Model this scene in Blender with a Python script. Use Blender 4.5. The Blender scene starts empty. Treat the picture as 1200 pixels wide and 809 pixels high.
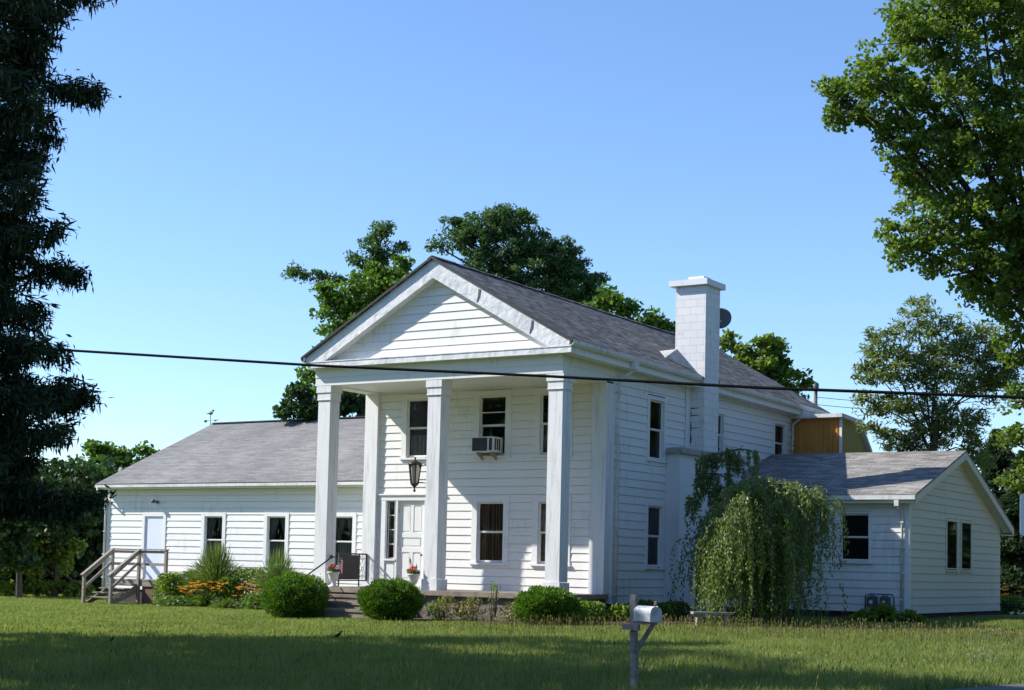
import bpy, math, random
import numpy as np
from mathutils import Vector, Matrix

random.seed(7)
rng = np.random.default_rng(7)
scene = bpy.context.scene
COL = scene.collection

# ------------------------------------------------------------------ camera
CAM = np.array([19.65667123, -32.67866082, 1.30088389])
R_ = np.array([[0.84119253, 0.5402619, 0.02263196],
               [-0.01508345, 0.06528165, -0.99775287],
               [-0.54052531, 0.8389609, 0.06306345]])      # rows: right, down, forward
FPX, PX0, PY0 = 1863.4537826, 600.0, 546.0
cam_d = bpy.data.cameras.new('camera')
cam = bpy.data.objects.new('camera', cam_d)
COL.objects.link(cam)
scene.camera = cam
cam_d.sensor_width = 36.0
cam_d.lens = FPX / 1200 * 36.0
cam_d.shift_y = (PY0 - 404.5) / 1200
cam_d.clip_start = 0.3
cam_d.clip_end = 3000
rt, dn, fw = R_
M = Matrix(((rt[0], -dn[0], -fw[0], CAM[0]), (rt[1], -dn[1], -fw[1], CAM[1]),
            (rt[2], -dn[2], -fw[2], CAM[2]), (0, 0, 0, 1)))
cam.matrix_world = M

# ------------------------------------------------------------------ light
SUN = np.array([-2.12, -1.0, 1.83]); SUN = SUN / np.linalg.norm(SUN)
ELEV = math.asin(SUN[2])
AZ = math.atan2(SUN[0], SUN[1])
world = bpy.data.worlds.new('World')
scene.world = world
world.use_nodes = True
wn = world.node_tree
for n in list(wn.nodes): wn.nodes.remove(n)
wo = wn.nodes.new('ShaderNodeOutputWorld')
wb = wn.nodes.new('ShaderNodeBackground')
sky = wn.nodes.new('ShaderNodeTexSky')
sky.sky_type = 'NISHITA'
sky.sun_disc = False
sky.sun_elevation = ELEV
sky.sun_rotation = AZ
sky.air_density = 1.0
sky.dust_density = 0.15
sky.ozone_density = 2.2
wb.inputs['Strength'].default_value = 0.125
tint = wn.nodes.new('ShaderNodeMix'); tint.data_type = 'RGBA'; tint.blend_type = 'MULTIPLY'
tint.inputs[0].default_value = 1.0; tint.inputs[7].default_value = (0.84, 0.98, 1.19, 1)
wn.links.new(sky.outputs[0], tint.inputs[6])
wn.links.new(tint.outputs[2], wb.inputs['Color'])
wn.links.new(wb.outputs[0], wo.inputs['Surface'])
sun_d = bpy.data.lights.new('sun', 'SUN')
sun_d.energy = 4.9
sun_d.angle = math.radians(0.53)
sun_d.color = (1.0, 0.955, 0.88)
sun = bpy.data.objects.new('sun', sun_d)
COL.objects.link(sun)
sun.rotation_euler = Vector(SUN).to_track_quat('Z', 'Y').to_euler()
vs = scene.view_settings
vs.view_transform = 'Standard'
vs.look = 'None'
vs.exposure = 0.58
vs.gamma = 1.0
vs.use_curve_mapping = False
scene.cycles.max_bounces = 8
scene.cycles.transparent_max_bounces = 12
scene.cycles.use_denoising = True

# ------------------------------------------------------------------ placing helpers
def gz(x, y):
    x = np.asarray(x, float); y = np.asarray(y, float)
    z = -0.06 + 0.0105 * np.clip(x, -26, 9)
    z = z - 0.02 * np.clip(-2 - y, 0, 16)
    z = z + 0.11 * np.clip((y - 2) / 6, 0, 1) * np.clip((x + 1) / 4, 0, 1)
    z = z + 0.02 * np.sin(x * 0.31 + 1.3) * np.cos(y * 0.27) + 0.012 * np.sin(x * 0.9 + y * 0.7)
    return z
def ray(px, py):
    return R_.T @ np.array([px - PX0, py - PY0, FPX]) / FPX
def at(px, py, depth):
    return CAM + ray(px, py) * depth
def on_ground(px, py):
    z = 0.0
    for _ in range(20):
        r = ray(px, py); t = (z - CAM[2]) / r[2]; p = CAM + r * t
        z = float(gz(p[0], p[1]))
    return np.array([p[0], p[1], z])
def on_y(px, py, y):
    r = ray(px, py); return CAM + r * ((y - CAM[1]) / r[1])
def on_x(px, py, x):
    r = ray(px, py); return CAM + r * ((x - CAM[0]) / r[0])

# ------------------------------------------------------------------ materials
MATS = {}
class NT:
    def __init__(s, name):
        s.m = bpy.data.materials.new(name); s.m.use_nodes = True
        s.t = s.m.node_tree
        for n in list(s.t.nodes): s.t.nodes.remove(n)
        s.out = s.t.nodes.new('ShaderNodeOutputMaterial')
        s.b = s.t.nodes.new('ShaderNodeBsdfPrincipled')
        s.t.links.new(s.b.outputs[0], s.out.inputs[0])
        s.tc = s.t.nodes.new('ShaderNodeTexCoord')
    def n(s, kind, **kw):
        o = s.t.nodes.new(kind)
        for k, v in kw.items():
            if k.startswith('i_'): o.inputs[k[2:].replace('_', ' ')].default_value = v
            else: setattr(o, k, v)
        return o
    def l(s, a, b): s.t.links.new(a, b)
    def coord(s, kind='Object', scale=(1, 1, 1)):
        mp = s.n('ShaderNodeMapping'); mp.inputs['Scale'].default_value = scale
        s.l(s.tc.outputs[kind], mp.inputs[0]); return mp.outputs[0]
    def noise(s, scale, detail=4, kind='Object', sc=(1, 1, 1), rough=0.55):
        n = s.n('ShaderNodeTexNoise'); n.inputs['Scale'].default_value = scale
        n.inputs['Detail'].default_value = detail; n.inputs['Roughness'].default_value = rough
        s.l(s.coord(kind, sc), n.inputs['Vector']); return n.outputs['Fac']
    def ramp(s, fac, stops):
        r = s.n('ShaderNodeValToRGB'); e = r.color_ramp.elements
        while len(e) < len(stops): e.new(0.5)
        for i, (p, c) in enumerate(stops):
            e[i].position = p; e[i].color = (*c, 1) if len(c) == 3 else c
        s.l(fac, r.inputs[0]); return r.outputs[0]
    def mix(s, fac, a, b, mode='MIX'):
        m = s.n('ShaderNodeMix', data_type='RGBA', blend_type=mode)
        for sock, v in ((m.inputs[0], fac), (m.inputs[6], a), (m.inputs[7], b)):
            if isinstance(v, (int, float)): sock.default_value = v
            elif isinstance(v, tuple): sock.default_value = (*v, 1) if len(v) == 3 else v
            else: s.l(v, sock)
        return m.outputs[2]
    def bump(s, h, strength=0.3, dist=0.02):
        b = s.n('ShaderNodeBump'); b.inputs['Strength'].default_value = strength
        b.inputs['Distance'].default_value = dist
        s.l(h, b.inputs['Height']); s.l(b.outputs[0], s.b.inputs['Normal'])
    def base(s, c, rough=0.6, spec=0.4, metal=0.0):
        if isinstance(c, tuple): s.b.inputs['Base Color'].default_value = (*c, 1)
        else: s.l(c, s.b.inputs['Base Color'])
        s.b.inputs['Roughness'].default_value = rough
        s.b.inputs['Specular IOR Level'].default_value = spec
        s.b.inputs['Metallic'].default_value = metal
        return s.m

def paint(name, col, dark, rough=0.55, dirt=0.5, sc=1.0):
    t = NT(name)
    a = t.noise(0.8 * sc, 5)
    b = t.noise(7 * sc, 6, sc=(1, 1, 0.25))
    f = t.mix(0.5, a, b)
    c = t.ramp(f, [(0.34, dark), (0.34 + 0.22 * dirt, col), (1, col)])
    t.bump(t.noise(35, 4, sc=(1, 1, 0.3)), 0.12, 0.01)
    return t.base(c, rough, 0.35)
MATS['siding'] = paint('white_siding_paint', (0.80, 0.79, 0.76), (0.66, 0.65, 0.61), 0.5, 0.5)
MATS['trim'] = paint('white_trim_paint', (0.80, 0.80, 0.79), (0.68, 0.68, 0.66), 0.5, 0.4)
def column_paint():
    t = NT('weathered_column_paint')
    st_ = t.noise(9, 6, sc=(1, 1, 0.09), rough=0.7)
    pe = t.noise(16, 6, sc=(1, 1, 0.35), rough=0.75)
    c = t.ramp(st_, [(0.34, (0.60, 0.60, 0.60)), (0.5, (0.78, 0.78, 0.78))])
    c = t.mix(t.ramp(pe, [(0.66, (0, 0, 0)), (0.70, (0.8, 0.8, 0.8))]), c, (0.42, 0.41, 0.40))
    t.bump(t.mix(0.5, st_, pe), 0.35, 0.008)
    return t.base(c, 0.6, 0.3)
MATS['column'] = column_paint()
MATS['metal_white'] = paint('white_gutter_metal', (0.74, 0.74, 0.72), (0.52, 0.51, 0.47), 0.4, 0.9, 2.0)
MATS['cream'] = paint('cream_siding_paint', (0.72, 0.68, 0.55), (0.62, 0.58, 0.46), 0.55, 0.5)
MATS['doorwhite'] = paint('white_door_paint', (0.72, 0.77, 0.90), (0.66, 0.70, 0.84), 0.45, 0.3)
MATS['stucco'] = paint('white_stucco', (0.74, 0.75, 0.77), (0.64, 0.65, 0.67), 0.8, 0.6)

def flashing():
    t = NT('dented_white_flashing')
    c = t.ramp(t.noise(2.2, 4), [(0.3, (0.62, 0.63, 0.65)), (0.6, (0.8, 0.8, 0.8))])
    t.bump(t.noise(5.5, 3), 0.5, 0.05)
    return t.base(c, 0.38, 0.5)
MATS['flashing'] = flashing()

def shingle(name, c1, c2, c3, mort, w=0.30, h=0.145, var=0.8):
    t = NT(name)
    br = t.n('ShaderNodeTexBrick'); br.offset = 0.5
    t.l(t.coord('UV'), br.inputs['Vector'])
    br.inputs['Color1'].default_value = (*c1, 1); br.inputs['Color2'].default_value = (*c2, 1)
    br.inputs['Mortar'].default_value = (*mort, 1)
    br.inputs['Scale'].default_value = 1; br.inputs['Mortar Size'].default_value = 0.008
    br.inputs['Brick Width'].default_value = w; br.inputs['Row Height'].default_value = h
    br.inputs['Bias'].default_value = -0.1
    n1 = t.noise(3.0, 5, 'UV', (1, 2.2, 1))
    n2 = t.noise(26, 3, 'UV', (1, 1.6, 1), 0.7)
    n3 = t.noise(0.35, 3, 'UV', (1, 0.5, 1))
    c = t.mix(t.ramp(n1, [(0.42, (0, 0, 0)), (0.62, (1, 1, 1))]), br.outputs['Color'], c3)
    # every shingle tab its own shade
    sp = t.n('ShaderNodeSeparateXYZ'); t.l(t.coord('UV', (1 / w, 1 / h, 1)), sp.inputs[0])
    fy = t.n('ShaderNodeMath', operation='FLOOR'); t.l(sp.outputs[1], fy.inputs[0])
    hf = t.n('ShaderNodeMath', operation='MULTIPLY_ADD'); t.l(fy.outputs[0], hf.inputs[0]); hf.inputs[1].default_value = 0.5; t.l(sp.outputs[0], hf.inputs[2])
    fx = t.n('ShaderNodeMath', operation='FLOOR'); t.l(hf.outputs[0], fx.inputs[0])
    cb = t.n('ShaderNodeCombineXYZ'); t.l(fx.outputs[0], cb.inputs[0]); t.l(fy.outputs[0], cb.inputs[1])
    wn_ = t.n('ShaderNodeTexWhiteNoise'); t.l(cb.outputs[0], wn_.inputs[0])
    c = t.mix(var, c, t.ramp(wn_.outputs['Value'], [(0.1, (0.55, 0.55, 0.56)), (0.9, (1.45, 1.43, 1.4))]), 'MULTIPLY')
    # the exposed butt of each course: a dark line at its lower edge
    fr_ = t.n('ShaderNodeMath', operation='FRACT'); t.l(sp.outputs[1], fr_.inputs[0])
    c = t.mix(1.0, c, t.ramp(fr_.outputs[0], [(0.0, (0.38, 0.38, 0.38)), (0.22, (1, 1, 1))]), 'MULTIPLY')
    c = t.mix(0.55, c, t.ramp(n2, [(0.35, (0.25, 0.25, 0.25)), (0.7, (1.6, 1.6, 1.6))]), 'MULTIPLY')
    c = t.mix(0.6, c, t.ramp(n3, [(0.35, (0.72, 0.72, 0.74)), (0.65, (1.15, 1.13, 1.1))]), 'MULTIPLY')
    # saw-tooth height per course: each course overlaps the one below
    t.bump(t.mix(0.5, br.outputs['Fac'], n2), 0.5, -0.02)
    return t.base(c, 0.92, 0.15)
MATS['shingle_dark'] = shingle('dark_grey_shingles', (0.10, 0.098, 0.095), (0.26, 0.25, 0.238), (0.18, 0.174, 0.166), (0.05, 0.05, 0.052), 0.26, 0.14)
MATS['shingle_grey'] = shingle('weathered_grey_shingles', (0.245, 0.24, 0.232), (0.30, 0.294, 0.284), (0.27, 0.265, 0.256), (0.15, 0.147, 0.142), 0.45, 0.14, 0.28)
MATS['shingle_tan'] = shingle('mottled_grey_shingles', (0.21, 0.20, 0.186), (0.36, 0.345, 0.32), (0.28, 0.268, 0.25), (0.12, 0.115, 0.108), 0.42, 0.14, 0.5)

def block_paint():
    t = NT('painted_concrete_block')
    br = t.n('ShaderNodeTexBrick'); br.offset = 0.5
    t.l(t.coord('UV'), br.inputs['Vector'])
    br.inputs['Scale'].default_value = 1; br.inputs['Mortar Size'].default_value = 0.006
    br.inputs['Brick Width'].default_value = 0.42; br.inputs['Row Height'].default_value = 0.215
    br.inputs['Color1'].default_value = (0.78, 0.78, 0.77, 1); br.inputs['Color2'].default_value = (0.73, 0.73, 0.73, 1)
    br.inputs['Mortar'].default_value = (0.55, 0.55, 0.55, 1)
    n = t.noise(4, 6)
    c = t.mix(t.ramp(n, [(0.60, (0, 0, 0)), (0.72, (0.55, 0.55, 0.55))]), br.outputs['Color'], (0.45, 0.46, 0.46))
    t.bump(t.mix(0.35, br.outputs['Fac'], t.noise(30, 4)), 0.5, -0.012)
    return t.base(c, 0.7, 0.3)
MATS['block'] = block_paint()

def stone(name, c1, c2, sc=6, bumpd=0.03):
    t = NT(name)
    c = t.ramp(t.noise(sc, 7, rough=0.65), [(0.3, c1), (0.7, c2)])
    t.bump(t.noise(sc * 3, 6, rough=0.7), 0.5, bumpd)
    return t.base(c, 0.9, 0.2)
MATS['concrete'] = stone('old_concrete', (0.20, 0.165, 0.13), (0.36, 0.31, 0.25), 3)
MATS['foundation'] = stone('fieldstone_foundation', (0.12, 0.10, 0.085), (0.30, 0.26, 0.22), 4, 0.06)
MATS['foundation_dark'] = stone('dark_foundation_block', (0.05, 0.04, 0.035), (0.11, 0.09, 0.08), 5)
MATS['ledge'] = stone('weathered_concrete_ledge', (0.30, 0.29, 0.28), (0.5, 0.49, 0.47), 5)
MATS['asphalt'] = stone('pale_asphalt', (0.09, 0.09, 0.095), (0.16, 0.155, 0.15), 20, 0.01)
MATS['gravel'] = stone('pale_drive_surface', (0.3, 0.28, 0.26), (0.42, 0.40, 0.38), 10, 0.01)
MATS['soil'] = stone('dark_bed_soil', (0.045, 0.035, 0.025), (0.14, 0.10, 0.07), 9)

def wood(name, c1, c2):
    t = NT(name)
    c = t.ramp(t.noise(3, 6, sc=(6, 6, 6)), [(0.3, c1), (0.7, c2)])
    t.bump(t.noise(20, 4, sc=(3, 3, 1)), 0.3, 0.01)
    return t.base(c, 0.85, 0.2)
MATS['wood_grey'] = wood('weathered_grey_wood', (0.20, 0.17, 0.14), (0.38, 0.33, 0.28))
MATS['wood_post'] = wood('weathered_post_wood', (0.22, 0.18, 0.15), (0.40, 0.34, 0.30))
MATS['wood_bench'] = wood('sun_bleached_bench', (0.26, 0.20, 0.15), (0.40, 0.32, 0.25))
MATS['bark'] = wood('brown_bark', (0.045, 0.036, 0.028), (0.12, 0.10, 0.08))
MATS['bark_grey'] = wood('grey_bark', (0.10, 0.085, 0.07), (0.22, 0.19, 0.16))
MATS['black_iron'] = NT('black_iron').base((0.014, 0.013, 0.013), 0.45, 0.5)
MATS['bronze'] = NT('dark_bronze_metal').base((0.03, 0.02, 0.014), 0.4, 0.5, 0.3)
MATS['cable'] = NT('black_cable').base((0.006, 0.006, 0.007), 0.8, 0.1)
MATS['dishgrey'] = NT('grey_dish').base((0.12, 0.125, 0.13), 0.45, 0.4)
MATS['meter'] = NT('grey_meter_metal').base((0.10, 0.11, 0.12), 0.5, 0.5, 0.2)
MATS['plastic_white'] = NT('white_plastic').base((0.72, 0.72, 0.70), 0.45, 0.4)
MATS['dark_grille'] = NT('dark_grille').base((0.045, 0.045, 0.045), 0.6, 0.3)
MATS['dark_panel'] = NT('dark_panel').base((0.05, 0.045, 0.045), 0.6, 0.3)
MATS['drip'] = NT('dark_drip_edge').base((0.03, 0.03, 0.033), 0.5, 0.4)
MATS['interior'] = NT('dim_interior').base((0.10, 0.09, 0.08), 0.9, 0.1)
MATS['bird'] = NT('black_feathers').base((0.012, 0.012, 0.014), 0.4, 0.5)
MATS['beak'] = NT('beak').base((0.25, 0.14, 0.02), 0.5, 0.4)
MATS['sign_face'] = NT('pale_sign_face').base((0.62, 0.70, 0.72), 0.35, 0.5)
MATS['sign_edge'] = NT('dark_sign_edge').base((0.03, 0.12, 0.15), 0.4, 0.5)
MATS['steel'] = NT('galvanised_steel').base((0.35, 0.36, 0.37), 0.45, 0.5, 0.6)
MATS['lampglass'] = NT('frosted_lamp_glass').base((0.50, 0.46, 0.36), 0.3, 0.5)
MATS['lilac'] = NT('lilac_petals').base((0.42, 0.44, 0.78), 0.7, 0.2)
MATS['whitepetal'] = NT('white_petals').base((0.75, 0.75, 0.72), 0.7, 0.2)
MATS['brick_rust'] = NT('rust_panel').base((0.20, 0.12, 0.09), 0.8, 0.2)
def mailbox_mat():
    t = NT('worn_galvanised_mailbox')
    c = t.ramp(t.noise(9, 6), [(0.35, (0.30, 0.32, 0.34)), (0.6, (0.55, 0.58, 0.62))])
    t.bump(t.noise(14, 3), 0.15, 0.01)
    return t.base(c, 0.5, 0.5, 0.25)
MATS['mailbox'] = mailbox_mat()
def yellow_board():
    t = NT('ochre_board_and_batten')
    c = t.ramp(t.noise(3, 4, sc=(1, 1, 0.3)), [(0.3, (0.56, 0.245, 0.055)), (0.7, (0.68, 0.32, 0.085))])
    return t.base(c, 0.75, 0.2)
MATS['ochre'] = yellow_board()
MATS['olive'] = paint('olive_yellow_panel', (0.36, 0.31, 0.10), (0.28, 0.24, 0.08), 0.75)
def curtain_or_dark_sheet(name, c1, c2, sc):
    t = NT(name)
    w = t.n('ShaderNodeTexWave'); w.inputs['Scale'].default_value = sc; w.inputs['Distortion'].default_value = 1.5
    t.l(t.coord('UV'), w.inputs['Vector'])
    return t.base(t.ramp(w.outputs['Fac'], [(0.2, c1), (0.8, c2)]), 0.9, 0.1)
MATS['curtain_brown'] = curtain_or_dark_sheet('brown_curtain', (0.16, 0.09, 0.06), (0.42, 0.26, 0.18), 2.2)
MATS['curtain_grey'] = curtain_or_dark_sheet('grey_net_curtain', (0.22, 0.20, 0.18), (0.55, 0.50, 0.46), 3.0)
def glass():
    t = NT('window_glass')
    tr = t.n('ShaderNodeBsdfTransparent'); tr.inputs[0].default_value = (0.80, 0.82, 0.82, 1)
    gl = t.n('ShaderNodeBsdfGlossy'); gl.inputs['Roughness'].default_value = 0.03
    gl.inputs[0].default_value = (0.9, 0.95, 1, 1)
    fr = t.n('ShaderNodeFresnel'); fr.inputs[0].default_value = 1.5
    bn = t.n('ShaderNodeBump'); bn.inputs['Strength'].default_value = 0.04; bn.inputs['Distance'].default_value = 0.02
    t.l(t.noise(3, 2), bn.inputs['Height']); t.l(bn.outputs[0], gl.inputs['Normal'])
    mx = t.n('ShaderNodeMixShader')
    t.l(fr.outputs[0], mx.inputs[0]); t.l(tr.outputs[0], mx.inputs[1]); t.l(gl.outputs[0], mx.inputs[2])
    t.l(mx.outputs[0], t.out.inputs[0])
    return t.m
MATS['glass'] = glass()

def leafmat(name, cols, transl=0.35, rough=0.5, spec=0.3):
    t = NT(name)
    g = t.n('ShaderNodeNewGeometry')
    k = len(cols)
    c = t.ramp(g.outputs['Random Per Island'], [(i / max(1, k - 1), cc) for i, cc in enumerate(cols)])
    c = t.mix(0.45, c, t.ramp(t.noise(0.7, 3), [(0.35, (0.62, 0.66, 0.6)), (0.65, (1.25, 1.2, 1.1))]), 'MULTIPLY')
    t.base(c, rough, spec)
    tl = t.n('ShaderNodeBsdfTranslucent')
    t.l(t.mix(1.0, c, (1.25, 1.35, 0.55), 'MULTIPLY'), tl.inputs[0])
    mx = t.n('ShaderNodeMixShader'); mx.inputs[0].default_value = transl
    t.l(t.b.outputs[0], mx.inputs[1]); t.l(tl.outputs[0], mx.inputs[2])
    t.l(mx.outputs[0], t.out.inputs[0])
    return t.m
MATS['leaf_maple'] = leafmat('maple_leaves', [(0.085, 0.145, 0.026), (0.14, 0.215, 0.038), (0.22, 0.29, 0.065)], 0.5)
MATS['leaf_bright'] = leafmat('bright_green_leaves', [(0.07, 0.14, 0.02), (0.11, 0.20, 0.032), (0.15, 0.24, 0.045)], 0.45)
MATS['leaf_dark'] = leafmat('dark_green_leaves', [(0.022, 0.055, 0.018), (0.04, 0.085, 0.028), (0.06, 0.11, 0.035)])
MATS['leaf_locust'] = leafmat('locust_leaflets', [(0.045, 0.095, 0.034), (0.07, 0.135, 0.048), (0.11, 0.18, 0.065)], 0.45)
MATS['leaf_ash'] = leafmat('walnut_leaflets', [(0.12, 0.165, 0.07), (0.17, 0.22, 0.09), (0.25, 0.29, 0.12)], 0.5)
MATS['leaf_willow'] = leafmat('weeping_leaves', [(0.10, 0.155, 0.045), (0.16, 0.22, 0.07), (0.27, 0.33, 0.13)], 0.45, 0.4, 0.45)
MATS['needle'] = leafmat('spruce_needles', [(0.018, 0.034, 0.018), (0.034, 0.056, 0.028), (0.06, 0.085, 0.036)], 0.12, 0.6, 0.2)
MATS['leaf_yew'] = leafmat('clipped_yew', [(0.045, 0.115, 0.014), (0.09, 0.19, 0.022), (0.20, 0.32, 0.04)], 0.3)
MATS['leaf_reed'] = leafmat('reed_blades', [(0.07, 0.13, 0.03), (0.12, 0.19, 0.05), (0.22, 0.27, 0.10)], 0.35)
MATS['leaf_bed'] = leafmat('bed_foliage', [(0.06, 0.13, 0.02), (0.12, 0.2, 0.04), (0.22, 0.28, 0.07)], 0.3)
MATS['leaf_dry'] = leafmat('yellowed_weeds', [(0.14, 0.17, 0.04), (0.26, 0.24, 0.08), (0.34, 0.26, 0.13), (0.12, 0.2, 0.05)], 0.3)
MATS['leaf_pine'] = leafmat('blue_green_conifer', [(0.03, 0.06, 0.03), (0.05, 0.085, 0.04), (0.075, 0.11, 0.05)], 0.15)
MATS['petal_orange'] = leafmat('orange_petals', [(0.75, 0.25, 0.03), (0.85, 0.40, 0.08), (0.80, 0.30, 0.10)], 0.2)
MATS['petal_red'] = leafmat('red_petals', [(0.65, 0.015, 0.015), (0.80, 0.03, 0.02)], 0.2)
MATS['blind'] = NT('dark_blind').base((0.035, 0.032, 0.03), 0.8, 0.1)  # dark colour standing in for an unlit room behind the glass
MATS['core'] = NT('inner_foliage').base((0.012, 0.03, 0.008), 0.9, 0.1)  # near-black green standing in for the shaded inside of a bush
MATS['blade'] = leafmat('grass_blades', [(0.125, 0.20, 0.055), (0.175, 0.24, 0.07), (0.24, 0.27, 0.10), (0.34, 0.31, 0.15)], 0.45, 0.6, 0.2)
MATS['seed'] = leafmat('seed_stalks', [(0.10, 0.12, 0.04), (0.20, 0.17, 0.08), (0.30, 0.22, 0.12)], 0.2, 0.8, 0.1)
def lawn():
    t = NT('lawn_turf')
    a = t.noise(0.16, 5); b = t.noise(1.3, 5); c_ = t.noise(14, 5, rough=0.7)
    c = t.ramp(a, [(0.35, (0.10, 0.165, 0.036)), (0.52, (0.135, 0.19, 0.045)), (0.7, (0.19, 0.20, 0.065))])
    c = t.mix(t.ramp(b, [(0.45, (0, 0, 0)), (0.68, (0.7, 0.7, 0.7))]), c, (0.21, 0.19, 0.075))
    c = t.mix(t.ramp(t.noise(0.45, 6, rough=0.7), [(0.56, (0, 0, 0)), (0.66, (0.8, 0.8, 0.8))]), c, (0.26, 0.215, 0.10))
    c = t.mix(0.7, c, t.ramp(c_, [(0.3, (0.45, 0.5, 0.4)), (0.7, (1.4, 1.35, 1.2))]), 'MULTIPLY')
    t.bump(c_, 0.8, 0.06)
    return t.base(c, 0.95, 0.1)
MATS['lawn'] = lawn()
def flagmat():
    t = NT('striped_flag_cloth')
    sp = t.n('ShaderNodeSeparateXYZ'); t.l(t.tc.outputs['UV'], sp.inputs[0])
    def mth(op, a, b=None):
        n = t.n('ShaderNodeMath', operation=op)
        for i, v in enumerate((a, b)):
            if v is None: continue
            if isinstance(v, (int, float)): n.inputs[i].default_value = v
            else: t.l(v, n.inputs[i])
        return n.outputs[0]
    stripe = mth('LESS_THAN', mth('FRACT', mth('MULTIPLY', sp.outputs[1], 6.5)), 0.5)
    c = t.mix(stripe, (0.75, 0.75, 0.75), (0.5, 0.03, 0.04))
    canton = mth('MULTIPLY', mth('LESS_THAN', sp.outputs[0], 0.4), mth('GREATER_THAN', sp.outputs[1], 0.46))
    vo = t.n('ShaderNodeTexVoronoi'); vo.inputs['Scale'].default_value = 9; vo.inputs['Randomness'].default_value = 0
    t.l(t.tc.outputs['UV'], vo.inputs['Vector'])
    star = mth('LESS_THAN', vo.outputs['Distance'], 0.22)
    c = t.mix(canton, c, t.mix(star, (0.02, 0.03, 0.16), (0.75, 0.75, 0.75)))
    return t.base(c, 0.8, 0.1)
MATS['flag'] = flagmat()

# ------------------------------------------------------------------ object helpers
def put(name, me, parent=None):
    o = bpy.data.objects.new(name, me); COL.objects.link(o)
    if parent is not None:
        o.parent = parent
        o.matrix_parent_inverse = Matrix.Identity(4)
        # children keep world coordinates: offset by the chain's location
        p = parent; off = Vector((0, 0, 0))
        while p is not None: off += p.location; p = p.parent
        o.location = -off
    return o
def tag(o, label, cat, group=None, kind=None):
    o['label'] = label; o['category'] = cat
    if group: o['group'] = group
    if kind: o['kind'] = kind
    return o
def thing(name, loc, label, cat, group=None, kind=None):
    o = bpy.data.objects.new(name, None); COL.objects.link(o)
    o.location = Vector([float(a) for a in loc]); o.empty_display_size = 0.2
    return tag(o, label, cat, group, kind)

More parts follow.
